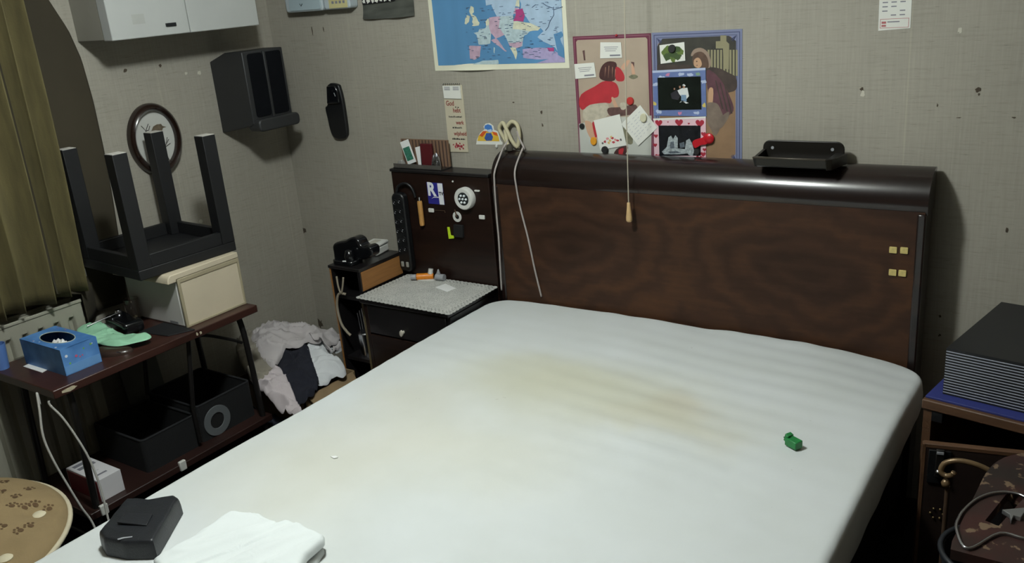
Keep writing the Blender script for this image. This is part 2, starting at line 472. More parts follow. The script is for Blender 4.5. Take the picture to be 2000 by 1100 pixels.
def bed_top(x, y):
    u = (x - BX0) / (BX1 - BX0); v = (BY1 - y) / (BY1 - BY0)
    z = BTOP + 0.012 * math.sin(math.pi * min(1, max(0, u))) * math.sin(math.pi * min(1, max(0, v)))
    z -= 0.030 * math.exp(-((1 - u) / 0.12) ** 2) * math.exp(-(v / 0.14) ** 2)      # pulled-down back right corner
    z -= 0.012 * math.exp(-(u / 0.10) ** 2)
    m = 0.25 + 0.75 * min(1, max(0, (u - 0.30) / 0.5))                               # quilting ridges, clearer to the right
    m *= 1 - 0.7 * min(1, max(0, (v - 0.45) / 0.4))
    ph = (y + 0.10 * (x - 1.2) + 0.03 * noise.noise((x * 2, y * 2, 4))) * 2 * math.pi / 0.080
    z += 0.0024 * m * (0.55 + 0.9 * noise.noise((x * 1.7, y * 2.3, 8))) * math.sin(ph)
    z += 0.004 * noise.noise((x * 3.1, y * 3.1, 1.7)) + 0.0015 * noise.noise((x * 9, y * 9, 2.7))
    # creases at the back edge
    z += 0.004 * math.exp(-(v / 0.05) ** 2) * noise.noise((x * 11, y * 4, 9))
    return z
def mattress():
    mb = MB(); nu, nv = 110, 130
    e = 0.022; a, b = (BX1 - BX0)/2 - e, (BY1 - BY0)/2 - e; cx, cy = (BX0 + BX1)/2, (BY0 + BY1)/2; r = 0.07
    def plan(px, py):
        qx = max(abs(px) - (a - r), 0) / r; qy = max(abs(py) - (b - r), 0) / r
        nx = ny = 0.0
        if qx > 0 and qy > 0:
            L = math.hypot(qx, qy); s = max(qx, qy) / L
            nx, ny = qx / L, qy / L
            px = math.copysign(a - r + qx*s*r, px); py = math.copysign(b - r + qy*s*r, py)
        elif qx >= qy: nx = 1.0
        else: ny = 1.0
        return px, py, math.copysign(nx, px), math.copysign(ny, py)
    P = {}
    vs = []; fs = []
    for j in range(nv + 1):
        for i in range(nu + 1):
            px, py, _, _ = plan(-a + 2*a*i/nu, -b + 2*b*j/nv)
            x, y = cx + px, cy + py
            vs.append((x, y, bed_top(x, y)))
    for j in range(nv):
        for i in range(nu): fs.append((j*(nu+1)+i, j*(nu+1)+i+1, (j+1)*(nu+1)+i+1, (j+1)*(nu+1)+i))
    ring = [(i, 0) for i in range(nu)] + [(nu, j) for j in range(nv)] + [(i, nv) for i in range(nu, 0, -1)] + [(0, j) for j in range(nv, 0, -1)]
    prev = [j*(nu+1) + i for i, j in ring]
    data = []
    for i, j in ring:
        px, py, nx, ny = plan(-a + 2*a*i/nu, -b + 2*b*j/nv)
        x, y = cx + px, cy + py
        data.append((x, y, nx, ny, bed_top(x, y)))
    N = len(ring)
    steps = [(e*math.sin(q), -e*(1 - math.cos(q))) for q in (math.radians(t) for t in (18, 36, 54, 72, 90))]
    steps += [(e + 0.003, -0.06), (e + 0.002, -0.11), (e - 0.004, -0.14), (e - 0.012, BBOT - BTOP)]
    for off, dz in steps:
        base = len(vs)
        for (x, y, nx, ny, z) in data:
            w = 0.004 * noise.noise((x*9, y*9, dz*12)) if dz < -0.05 else 0.0
            zz = z + dz if dz > -0.05 else (BTOP + dz + (z - BTOP) * max(0, 1 + dz / 0.16))
            vs.append((x + nx*(off + w), y + ny*(off + w), zz))
        cur = [base + k for k in range(N)]
        for k in range(N): fs.append((prev[k], prev[(k+1) % N], cur[(k+1) % N], cur[k]))
        prev = cur
    fs.append(prev)
    mb.add(vs, fs)
    return mb.build('mattress', m_sheet, bed, smooth=180)
mattress()
m_base = mat('black_bed_base', (14, 14, 16), 0.8, var=0.2)
MB().box(1.215, 2.66, -2.12, -0.135, 0.16, 0.460).build('bed_base', m_base, bed, bevel=0.01)
for x in (1.27, 2.60):
    for y in (-2.06, -0.20):
        MB().lathe([(0.022, 0.0), (0.03, 0.16)], Zf(0), x, y, 14).build('leg', m_headroll, bed, smooth=40)

# foam pads stuck on the headboard
m_foam = mat('yellow_foam_pad', (196, 178, 112), 0.8, var=0.15, vscale=120)
pads = [(2.5951,0.9400),(2.6244,0.9414),(2.5974,0.8723),(2.6235,0.8730)]
for (a, b), w in zip(pads, ('left pad of the upper pair', 'right pad of the upper pair', 'left pad of the lower pair', 'right pad of the lower pair')):
    o = MB().prism(rrect(a - .0105, a + .0105, b - .0095, b + .0095, .002, 2), Wf(HF), 0.004, 0.0).build('foam_pad', m_foam, bevel=0.001)
    tag(o, 'small square yellow foam pad on the headboard, ' + w, 'foam pad', 'yellow pads on the headboard')

# ---------------------------------------------------------------- left bedside unit (cabinet and tall back panel)
unit = thing('bedside_cabinet', 'dark glossy bedside cabinet with tall back panel beside the headboard, under the lace doily', 'cabinet', (0.95, -0.25, 0))
NX0, NX1, NY0, NZ = 0.735, 1.165, -0.405, 0.642
m_blackwood = mat('near_black_wood', (23, 21, 22), 0.35, var=0.2, coat=0.2)
MB().box(0.685, 1.168, -0.10, -0.02, 0.0, 1.072).build('back_panel', m_dark, unit, bevel=0.004)
MB().box(0.682, 1.170, -0.105, -0.015, 1.072, 1.084).build('panel_cap', m_blackwood, unit, bevel=0.003)
MB().box(NX0, NX0 + 0.018, NY0, -0.102, 0.05, NZ - 0.02).build('side_panel', m_dark, unit, bevel=0.002)
MB().box(NX1 - 0.018, NX1, NY0, -0.102, 0.05, NZ - 0.02).build('side_panel', m_blackwood, unit, bevel=0.002)
MB().box(NX0 - 0.008, NX1, NY0 - 0.012, -0.102, NZ - 0.02, NZ).build('top', m_blackwood, unit, bevel=0.004)
MB().box(NX0 + 0.019, NX1 - 0.019, NY0 + 0.02, -0.103, 0.05, 0.07).build('bottom', m_dark, unit)
dr = MB().box(NX0 + 0.021, NX1 - 0.021, NY0 - 0.004, NY0 + 0.014, 0.50, NZ - 0.024).build('drawer_front', m_blackwood, unit, bevel=0.003)
dd = MB().box(NX0 + 0.021, NX1 - 0.021, NY0 - 0.004, NY0 + 0.014, 0.075, 0.494).build('door', m_dark, unit, bevel=0.003)
m_knob = mat('cream_knob', (206, 200, 184), 0.4)
(ka, kb), = [(0.9325,0.5704)]
k_ = MB().lathe([(0.006, 0.0), (0.005, 0.008), (0.011, 0.012), (0.010, 0.018), (0.0, 0.02)], Wf(NY0 - 0.004), ka, 0.53, 16, 0.7, 1.2).build('knob', m_knob, dr, smooth=40)
for x in (NX0 + 0.02, NX1 - 0.02):
    MB().box(x - .018, x + .018, NY0 + 0.01, NY0 + 0.046, 0, 0.05).build('foot', m_blackwood, unit)
    MB().box(x - .018, x + .018, -0.16, -0.124, 0, 0.05).build('foot', m_blackwood, unit)

# ---------------------------------------------------------------- folding table by the left wall
m_lam = mat('brown_laminate', (58, 34, 28), 0.35, var=0.28, vscale=5, vstretch=(6, 1, 6))
m_iron = mat('dark_enamelled_tube', (20, 18, 17), 0.45, var=0.2)
TX0, TX1, TY0, TY1, TZ = 0.140, 0.522, -1.525, -0.735, 0.70
table = thing('folding_table', 'brown laminate folding table with dark tube legs below the curtain', 'table', (0.33, -1.13, 0))
MB().box(TX0, TX1, TY0, TY1, TZ - 0.028, TZ).build('table_top', m_lam, table, bevel=0.003)
def u_leg(y, yb):
    pts = [(TX0 + .04, yb, 0.01), (TX0 + .04, (y*2+yb)/3, 0.45), (TX0 + .05, y, TZ - .06), (TX0 + .09, y, TZ - .038), (TX1 - .09, y, TZ - .038), (TX1 - .05, y, TZ - .06), (TX1 - .04, (y*2+yb)/3, 0.45), (TX1 - .04, yb, 0.01)]
    MB().tube(spline(pts, 6), 0.011, 10).build('leg_frame', m_iron, table, smooth=60)
    MB().tube([(TX0 + .04, yb + (y-yb)*.2, 0.12), (TX1 - .04, yb + (y-yb)*.2, 0.12)], 0.008, 8).build('crossbar', m_iron, table, smooth=60)
u_leg(TY0 + 0.07, TY0 + 0.045); u_leg(TY1 - 0.05, TY1 - 0.03)
for s in (-1, 1):
    x = 0.33 + s * 0.135
    MB().tube(spline([(x, TY1 - .055, .56), (x, TY1 - .10, .59), (x, TY1 - .20, .645), (x, TY1 - .27, .662)], 6), 0.006, 8).build('brace', m_iron, table, smooth=60)
    MB().tube([(x, TY1 - .27, .664), (x, TY1 - .31, .41), (x, TY1 - .31, .405 if s < 0 else .27)], 0.008, 8).build('strut', m_iron, table, smooth=60)
m_tape = mat('torn_masking_tape', (186, 176, 150), 0.8, var=0.12, vscale=80)
for k, (y, w) in enumerate(((-1.475, .022), (-1.005, .004), (-0.99, .004))):
    MB().prism(blob(y, 0.686, w, .006, k + 3, 0.5, 16), Lf(TX1), 0.0012).build('tape_scrap', m_tape, table)

# lower shelf of the table; under-table shade is put into its darker laminate
MB().box(0.125, 0.505, -1.505, -0.745, 0.225, 0.25).build('lower_shelf', mat('shaded_brown_laminate', (42, 24, 20), 0.45, var=0.25, vscale=5), table, bevel=0.003)
m_white = mat('white_plastic', (206, 206, 200), 0.45)
for y in (-1.158, -1.46):
    MB().box(0.498, 0.512, y - 0.013, y + 0.013, 0.226, 0.262).build('clip', m_white, table, bevel=0.003)

# ---------------------------------------------------------------- radiator and curtain on the left wall
m_rad = mat('cream_radiator_enamel', (152, 150, 136), 0.4, var=0.05)
rad = thing('radiator', 'cream double-panel radiator with pressed flutes behind the folding table', 'radiator', (0.07, -1.75, 0.12))
def flute_panel(x, dep):
    mb = MB(); y0, y1, z0, z1 = -2.35, -1.165, 0.14, 0.812; pitch = 0.0555
    def fn(u, v):
        y = y0 + (y1 - y0)*u; z = z0 + (z1 - z0)*v
        d = 0.0
        yy = (y1 - 0.045 - y)
        if yy > -pitch/2 and y > y0 + 0.03:
            c = (yy + pitch/2) % pitch - pitch/2
            half = 0.0135; zt = z1 - 0.062; zb = z0 + 0.062
            dz = max(z - zt, zb - z, 0)
            s = half - math.hypot(c, dz)
            d = dep * min(1, max(0, s / 0.004))
        return (x - d, y, z)
    mb.grid(fn, 330, 74)
    return mb
flute_panel(0.115, 0.017).build('front_panel', m_rad, rad, smooth=60, solid=0.003)
flute_panel(0.050, -0.010).build('back_panel', m_rad, rad, smooth=60, solid=0.003)
MB().box(0.112, 0.120, -2.35, -1.162, 0.806, 0.818).build('top_seam', m_rad, rad, bevel=0.003)
MB().box(0.046, 0.054, -2.35, -1.162, 0.806, 0.818).build('top_seam', m_rad, rad, bevel=0.003)
for y in (-1.9, -1.4):
    MB().box(0.002, 0.048, y - .015, y + .015, 0.25, 0.70).build('bracket', m_rad, rad)
# window behind the curtain
m_frame = mat('window_frame_paint', (150, 148, 140), 0.5)
m_night = mat('dark_night_glass', (10, 12, 16), 0.08)
win = struct(MB().frame(rect(-2.45, -1.10, 0.90, 2.20), rect(-2.39, -1.16, 0.96, 2.14), Lf(0), 0.04).build('window_1', m_frame, origin=(0, 0, 0)))
MB().plate(rect(-2.40, -1.15, 0.95, 2.15), Lf(0), 0.012).build('pane', m_night, win)
MB().box(0.0, 0.045, -2.47, -1.08, 0.865, 0.90).build('window_sill', m_frame, win, bevel=0.004)

m_curt = mat('olive_velvet', (92, 84, 52), 0.85, var=0.22, vscale=10, vstretch=(4, 4, 0.6), bump=0.2, bscale=200)
m_lining_shade = mat('dark_olive_lining_shade', (54, 48, 34), 0.9, var=0.12, vscale=5)
curtain = thing('curtain', 'olive green pleated curtain with dark panel, lengthened as wall shade, hanging over the radiator', 'curtain', (0.14, -1.6, 0.85))
def pleat(u, v):
    z = 0.845 + (2.44 - 0.845) * v
    k = u * 16 + 0.45 * noise.noise((u * 9, v * 0.8, 3)) + 0.12 * math.sin(u * 40)
    w = math.sin(2 * math.pi * k)
    amp = (0.040 + 0.008 * (1 - v)) * (0.8 + 0.5 * noise.noise((u * 11, 0.2, 5)))
    y = -2.42 + u * 1.285 - 0.02 * u * (1 - v) ** 3 + 0.012 * math.sin(2 * math.pi * k + 0.9)
    x = 0.128 + amp * w + 0.004 * noise.noise((u * 30, v * 4, 1)) * (1 - v)
    z += 0.012 * (1 - v) ** 8 * noise.noise((u * 9, 0.3, 1))
    return (x, y, z)
MB().grid(pleat, 640, 36).build('drape', m_curt, curtain, smooth=180, solid=0.003)
# flat dark length that bellies out towards the corner; its low end stands in for wall shade
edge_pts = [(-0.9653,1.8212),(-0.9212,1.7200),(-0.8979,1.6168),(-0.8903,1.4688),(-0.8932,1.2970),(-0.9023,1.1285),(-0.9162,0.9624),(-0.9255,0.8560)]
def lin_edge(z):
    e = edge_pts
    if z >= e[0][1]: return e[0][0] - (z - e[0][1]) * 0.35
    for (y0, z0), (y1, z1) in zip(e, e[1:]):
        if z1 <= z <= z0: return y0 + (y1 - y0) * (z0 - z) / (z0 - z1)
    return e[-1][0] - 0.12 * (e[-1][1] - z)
def lining_shade(u, v):
    zb_ = 0.72  # carried below the drape to darken the shaded wall behind the stool
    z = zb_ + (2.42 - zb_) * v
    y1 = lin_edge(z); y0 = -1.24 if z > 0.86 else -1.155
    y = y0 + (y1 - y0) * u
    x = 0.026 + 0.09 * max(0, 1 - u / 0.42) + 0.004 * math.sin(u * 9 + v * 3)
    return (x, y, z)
MB().grid(lining_shade, 50, 60).build('lining_shade', m_lining_shade, curtain, smooth=180, solid=0.003)
m_rail = mat('curtain_rail_white', (170, 166, 155), 0.5)
MB().box(0.09, 0.19, -2.45, -0.95, 2.44, 2.47).build('rail', m_rail, curtain, bevel=0.004)
for y in (-2.3, -1.1): MB().box(0.0, 0.10, y - .01, y + .01, 2.445, 2.465).build('rail_bracket', m_rail, curtain)

# ---------------------------------------------------------------- wall cupboard
m_cup = mat('off_white_laminate', (176, 178, 175), 0.45, var=0.03)
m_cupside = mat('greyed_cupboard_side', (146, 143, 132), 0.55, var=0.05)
CD = 0.215; CY0, CY1, CZ0, CZ1 = -0.885, -0.240, 1.672, 2.25
cup = thing('wall_cupboard', 'white two-door wall cupboard above the oval picture', 'cupboard', (CD/2, -0.56, CZ0))
MB().box(0.0, CD - 0.052, CY0 + .002, CY1 - .002, CZ0 + 0.004, CZ1).build('body', m_cupside, cup, bevel=0.002)
ysp = -0.566
d1 = MB().box(CD - 0.050, CD, CY0, ysp - 0.0015, CZ0, CZ1).build('door', m_cup, cup, bevel=0.003)
d2 = MB().box(CD - 0.050, CD, ysp + 0.0015, CY1, CZ0, CZ1).build('door', m_cup, cup, bevel=0.003)
m_black = mat('black_plastic', (17, 18, 20), 0.4, var=0.12)
(hy, hz), = [(-0.6461,1.7070)]
m_mark = mat('faint_tape_mark', (168, 169, 164), 0.5)
h_ = MB().box(CD, CD + 0.006, hy - .021, hy + .021, hz - .006, hz + .006).build('handle', m_black, d1, bevel=0.001)
MB().plate(rect(hy - .15, hy - .10, hz + .012, hz + .045), Lf(CD), 0.0006).build('tape_mark', m_mark, d1)

# ---------------------------------------------------------------- wall speaker in the corner
m_spk = mat('charcoal_speaker_case', (40, 41, 42), 0.5, var=0.08)
m_grille = mat('black_grille_cloth', (10, 12, 16), 0.9, spec=0.12, bump=0.6, bscale=500)
spk = thing('wall_speaker', 'dark grey box with two black grille panels mounted in the room corner', 'speaker', (0.11, -0.24, 1.25))
SX, SY0, SY1 = 0.205, -0.345, -0.135
# case: side outline with chamfered bottom, swept along y
case = [(0.0, 1.255), (0.0, 1.545), (0.10, 1.578), (SX, 1.578), (SX, 1.296), (SX - 0.02, 1.285)]
MB().prism(case, lambda a, b, c: (a, SY0 + c, b), SY1 - SY0).build('case', m_spk, spk, bevel=0.004)
for y0, y1 in ((SY0 + .022, -0.245), (-0.233, SY1 - .014)):
    gp = MB().prism(rrect(y0, y1, 1.318, 1.568, .012, 4), Lf(SX), 0.003).build('grille', m_grille, spk, bevel=0.001)
MB().box(SX, SX + .008, -0.2445, -0.2335, 1.308, 1.572).build('divider', m_spk, spk, bevel=0.002)
MB().prism(rrect(SY0 + .004, SY1 + .012, 1.262, 1.312, .018, 4), Lf(SX - .04), 0.07).build('bottom_lip', m_spk, spk, bevel=0.006)

# ---------------------------------------------------------------- oval bird picture
m_ovfr = mat('dark_brown_lacquer', (36, 24, 19), 0.22, coat=0.4)
m_ovpaper = mat('pale_grey_print', (186, 186, 180), 0.6, var=0.04)
m_ink = mat('grey_brown_ink', (96, 84, 68), 0.7, var=0.3, vscale=90)
m_ink2 = mat('dark_twig_ink', (52, 48, 42), 0.7)
oc = [(-0.6697,1.2904)][0]
ov = thing('oval_picture', 'oval dark-framed picture of a small bird on twigs hanging behind the upturned stool', 'picture', (0.012, oc[0], oc[1] - 0.135))
RA, RB = 0.112, 0.138
of = MB(); prof = [(0.78, 0.004), (0.80, 0.016), (0.87, 0.024), (0.95, 0.018), (1.0, 0.004), (1.0, -0.010), (0.78, -0.010), (0.78, 0.004)]
nn = 48
vs = [(0.012 + h, oc[0] + RA*r*math.cos(2*math.pi*k/nn), oc[1] + RB*r*math.sin(2*math.pi*k/nn)) for r, h in prof for k in range(nn)]
of.add(vs, [(i*nn+k, i*nn+(k+1) % nn, (i+1)*nn+(k+1) % nn, (i+1)*nn+k) for i in range(len(prof)-1) for k in range(nn)])
of.build('frame', m_ovfr, ov, smooth=60)
MB().prism(ell(oc[0], oc[1], RA*.82, RB*.82, 40), Lf(0.003), 0.006).build('print', m_ovpaper, ov)
bird = [(-0.6775,1.3235),(-0.6647,1.3390),(-0.6475,1.3440),(-0.6294,1.3428),(-0.6246,1.3341),(-0.6077,1.3271),(-0.6243,1.3260),(-0.6315,1.3153),(-0.6298,1.3031),(-0.6402,1.2890),(-0.6569,1.2960),(-0.6651,1.3094)]
MB().plate(bird, Lf(0.010), 0.0).build('bird_figure', m_ink, ov)
tw = MB()
for pl in ([(-0.7158,1.3499),(-0.7075,1.3387),(-0.7012,1.3278),(-0.6840,1.3522)], [(-0.7012,1.3278),(-0.6997,1.3157)], [(-0.7012,1.3278),(-0.6874,1.3292),(-0.6794,1.3435)], [(-0.6395,1.2728),(-0.6289,1.2587),(-0.6099,1.2793)], [(-0.6353,1.2519),(-0.6069,1.2626)], [(-0.6460,1.2459),(-0.6258,1.2621),(-0.6148,1.2883)], [(-0.6418,1.2249),(-0.6303,1.2144),(-0.6250,1.1971)], [(-0.6319,1.2270),(-0.6290,1.2101)]):
    tw.tube([(0.0105, a, b) for a, b in pl], 0.0013, 5)
tw.build('twig_drawing', m_ink2, ov)

# ---------------------------------------------------------------- white case and upturned stool on the table
m_case = mat('cream_plastic_case', (200, 188, 164), 0.45, var=0.04)
m_casew = mat('white_case_side', (205, 203, 198), 0.45, var=0.04)
m_casetrim = mat('khaki_case_trim', (160, 150, 124), 0.5)
wc = thing('white_case', 'cream white plastic case with overhanging lid under the upturned black stool', 'case', (0.25, -0.86, TZ))
WX0, WX1, WY0, WY1 = 0.145, 0.468, -1.002, -0.742
MB().box(WX0, WX1 - .012, WY0, WY1, TZ, 0.876).build('body', m_casew, wc, bevel=0.006)
MB().box(WX1 - .012, WX1 + .001, WY0 + .004, WY1 - .002, TZ + .001, 0.872).build('end_panel', m_case, wc, bevel=0.004)
MB().frame(rect(WY0 - .002, WY1 + .002, TZ, 0.880), rect(WY0 + .009, WY1 - .007, TZ + .008, 0.864), Lf(WX1 - .004), 0.008).build('end_trim', m_casetrim, wc, bevel=0.002)
lidp = [(WY0 - .040, 0.876), (WY0 - .036, 0.892), (WY0 - .026, 0.9015), (WY1 + .002, 0.9015), (WY1 + .004, 0.8805), (WY0 - .004, 0.8805), (WY0 - .006, 0.872), (WY0 - .040, 0.872)]
MB().prism(lidp, lambda a, b, c: (WX0 + c, a, b), WX1 - WX0 + .004).build('lid', m_case, wc, bevel=0.003)
MB().box(WX1 - .09, WX1 - .045, WY0 - .002, WY0, TZ + .006, TZ + .016).build('label_strip', mat('grey_sticker', (120, 120, 122), 0.6), wc)

m_stool = mat('black_painted_stool', (17, 18, 20), 0.55, var=0.12, vscale=12)
m_endgrain = mat('raw_pale_leg_end', (196, 192, 184), 0.8, var=0.08)
st = thing('square_stool', 'black square stool turned upside down with legs up on the cream case', 'stool', (0.245, -0.902, 0.902))
ST_R = rotz(-4.0); SCX, SCY, SS, SB, SH = 0.245, -0.902, 0.385, 0.902, 1.330
def sp(dx, dy): v = ST_R @ Vector((dx, dy, 0)); return (SCX + v.x, SCY + v.y)
def sbox(dx, dy, sx_, sy_, z0, z1): x, y = sp(dx, dy); return MB().obox((x, y, (z0+z1)/2), (sx_, sy_, z1-z0), ST_R)
sbox(0, 0, SS, SS, SB, SB + 0.035).build('seat', m_stool, st, bevel=0.003)
hh = SS/2; lw = 0.052
for sx_, sy_ in ((-1, -1), (1, -1), (1, 1), (-1, 1)):
    lg = sbox(sx_*(hh - lw/2), sy_*(hh - lw/2), lw, lw, SB + 0.035, SH).build('leg', m_stool, st, bevel=0.002)
    sbox(sx_*(hh - lw/2), sy_*(hh - lw/2), lw - .004, lw - .004, SH, SH + .0015).build('leg_end', m_endgrain, lg)
for sgn in (-1, 1):
    sbox(0, sgn*(hh - .012), SS - 2*lw, 0.02, SB + 0.035, SB + 0.080).build('apron', m_stool, st, bevel=0.002)
    sbox(sgn*(hh - .012), 0, 0.02, SS - 2*lw, SB + 0.035, SB + 0.080).build('apron', m_stool, st, bevel=0.002)

# ---------------------------------------------------------------- things on the folding table
m_tis = mat('blue_printed_card', (66, 122, 190), 0.5, var=0.22, vscale=14, c2=(98, 150, 210))
m_tisl = mat('light_blue_card', (104, 152, 204), 0.5, var=0.1)
m_inside = mat('dark_box_inside', (40, 42, 50), 0.9)
tb = thing('tissue_box', 'blue tissue box with oval opening on the near end of the folding table', 'tissue box', (0.335, -1.375, TZ))
bx0, bx1, by0, by1, bz = 0.212, 0.452, -1.440, -1.318, 0.788
tbm = MB()
tbm.add([(bx0,by0,TZ),(bx1,by0,TZ),(bx1,by1,TZ),(bx0,by1,TZ),(bx0,by0,bz),(bx1,by0,bz),(bx1,by1,bz),(bx0,by1,bz)], [(0,3,2,1),(0,1,5,4),(1,2,6,5),(2,3,7,6),(3,0,4,7)])
tbm.build('box_sides', m_tis, tb)
cx_, cy_ = (bx0+bx1)/2, (by0+by1)/2
N = 40
inn = ell(cx_, cy_, .078, .040, N)
outp = []
for k in range(N):
    q = 2*math.pi*k/N; c_, s_ = math.cos(q), math.sin(q)
    t = min((bx1-bx0)/2/max(1e-6, abs(c_)), (by1-by0)/2/max(1e-6, abs(s_))); outp.append((cx_ + c_*t, cy_ + s_*t))
MB().frame(outp, inn, Zf(bz - .0012), 0.0012).build('top_card', m_tis, tb)
MB().tube([(a, b, bz + .0005) for a, b in inn], 0.0016, 6, True).build('opening_rim', mat('pale_rim_film', (176, 186, 176), 0.4), tb, smooth=180)
MB().box(bx1, bx1 + .0008, by0 + .002, by1 - .002, TZ + .002, TZ + .030).build('light_band', m_tisl, tb)
m_tissue = mat('white_tissue', (226, 226, 224), 0.9)
soft(MB(), ell(cx_ + .02, cy_, .06, .03, 14), TZ + .045, 0.030, 3, 0.014, 30, 20, 1.5, 4.0, 12, 36).build('tissue', m_tissue, tb, smooth=180)
sd = MB()
rnd = random.Random(4)
cols = [mat('dot_pink', (196, 96, 132), 0.5), mat('dot_green', (112, 176, 92), 0.5), mat('dot_white', (220, 224, 230), 0.5)]
for k in range(16):
    r = rnd.uniform(.002, .005)
    if k % 2: sd.plate(ell(rnd.uniform(by0 + .012, by1 - .012), rnd.uniform(TZ + .035, bz - .01), r, r, 10), Lf(bx1), .001, k % 3)
    else: sd.plate(ell(rnd.uniform(bx0 + .01, bx1 - .01), rnd.choice((by0 + .008, by1 - .008, by0 + .012)), r, r*.8, 10), Zf(bz), .001, k % 3)
sd.build('printed_dots', cols, tb)

m_green = mat('mint_green_cloth', (150, 202, 168), 0.9, var=0.06, bump=0.2, bscale=300)
gcl = [(0.0980,-1.2135),(0.0782,-1.1587),(0.1186,-1.1316),(0.2392,-1.1554),(0.3314,-1.1675),(0.4149,-1.1717),(0.4574,-1.1396),(0.4858,-1.1612),(0.4670,-1.2066),(0.4401,-1.2458),(0.3839,-1.2604),(0.3394,-1.2605),(0.2669,-1.2722)]
gcl = [(max(0.14, a), b) for a, b in gcl]
tag(soft(MB(), gcl, TZ + .0225, .012, 6, .010, 14, 50, 2.5, 7.7, 18, 80).build('green_cloth', m_green, smooth=180), 'mint green cloth draped behind the blue tissue box', 'cloth')
gc = [(0.3900,-1.2847),(0.3625,-1.2318),(0.4244,-1.2242),(0.4444,-1.2523),(0.4349,-1.2834)]
spc = thing('spectacle_case', 'dark brown spectacle case with silvery clasp sticking out under the green cloth', 'case', (0.44, -1.25, TZ))
soft(MB(), [(0.345, -1.29), (0.38, -1.22), (0.47, -1.215), (0.475, -1.255), (0.42, -1.30)], TZ, .020, 5, .001, 9, 0, 2, 1, 12, 40).build('shell', mat('brown_leatherette', (54, 40, 34), 0.3, coat=0.2), spc, smooth=180)
MB().obox((0.462, -1.262, TZ + .010), (.016, .006, .008), rotz(30)).build('clasp', mat('bright_metal', (200, 200, 205), 0.2, 1.0), spc, bevel=0.001)

m_chrome = MATS['bright_metal']
bd = thing('black_radio', 'black plastic device with chrome knob in front of the cream case', 'device', (0.24, -1.09, TZ))
R_ = rotz(-10)
MB().obox((0.255, -1.102, TZ + .024), (.17, .075, .044), R_).build('body', mat('gloss_black_plastic', (14, 15, 18), 0.2, coat=0.3), bd, bevel=0.014, seg=4)
MB().obox((0.285, -1.135, TZ + .036), (.07, .006, .006), R_).build('front_bar', mat('dull_grey_plastic', (74, 76, 80), 0.4), bd, bevel=0.002)
MB().lathe([(0.013, 0), (0.013, 0.006), (0.010, 0.012), (0.0, 0.014)], Zf(TZ + .046), 0.195, -1.082, 20).build('knob', m_chrome, bd, smooth=50)
MB().lathe([(0.009, 0), (0.009, 0.004), (0.0, 0.006)], Zf(TZ + .046), 0.295, -1.082, 20).build('button', mat('warm_silver', (190, 176, 150), 0.25, 1.0), bd, smooth=50)
mt = MB().prism([(0.335, -1.105), (0.475, -1.085), (0.515, -1.005), (0.340, -1.006)], Zf(TZ), 0.004).build('black_mat', mat('matt_black_sheet', (16, 17, 20), 0.7), bevel=0.001)
tag(mt, 'flat black mat lying on the table beside the cream case', 'mat')
ld = thing('metal_saucer', 'small grey round metal saucer with a thin stick near the radiator end of the table', 'saucer', (0.165, -1.12, TZ))
MB().lathe([(0.0, 0.0), (0.034, 0.0), (0.036, 0.010), (0.030, 0.014), (0.0, 0.017)], Zf(TZ), 0.180, -1.135, 26).build('disc', mat('dull_aluminium', (140, 144, 136), 0.35, 0.6), ld, smooth=40)
rod = MB().tube([(0.195, -1.205, TZ + .040), (0.21, -1.13, TZ + .050), (0.215, -1.085, TZ + .054)], 0.0028, 8).build('metal_stick', m_chrome, ld, smooth=60)
gl = thing('clear_tumbler', 'clear glass tumbler standing against the white side of the cream case', 'glass', (0.205, -1.032, TZ))
m_glass = mat('clear_glass', (225, 215, 210), 0.05, trans=0.95)
MB().lathe([(0.0, 0.0), (0.022, 0.0), (0.026, 0.085), (0.0235, 0.085), (0.020, 0.005), (0.0, 0.005)], Zf(TZ), 0.205, -1.032, 30).build('tumbler', m_glass, gl, smooth=40)
bc = thing('blue_cup', 'translucent blue plastic cup at the left edge of the folding table', 'cup', (0.174, -1.498, TZ))
MB().lathe([(0.0, 0.0), (0.020, 0.0), (0.026, 0.085), (0.024, 0.085), (0.018, 0.004), (0.0, 0.004)], Zf(TZ), 0.174, -1.497, 30).build('cup_wall', mat('blue_plastic', (88, 122, 182), 0.3, var=0.05), bc, smooth=40)
pp = [(0.2292,-1.4597),(0.2251,-1.4354),(0.3347,-1.4306),(0.3446,-1.4599)]
tag(MB().prism(pp, Zf(TZ), .0015).build('paper_slip', m_tissue), 'small white paper slip in front of the blue tissue box', 'paper')
pq = [(0.0857,-1.4375),(0.0822,-1.3974),(0.1030,-1.3978),(0.1216,-1.4492)]
tag(MB().prism([(max(.137, a), b) for a, b in pq], Zf(TZ), .0015).build('cream_strip', mat('cream_card', (198, 186, 160), 0.8)), 'cream card strip on the table left of the tissue box', 'paper')

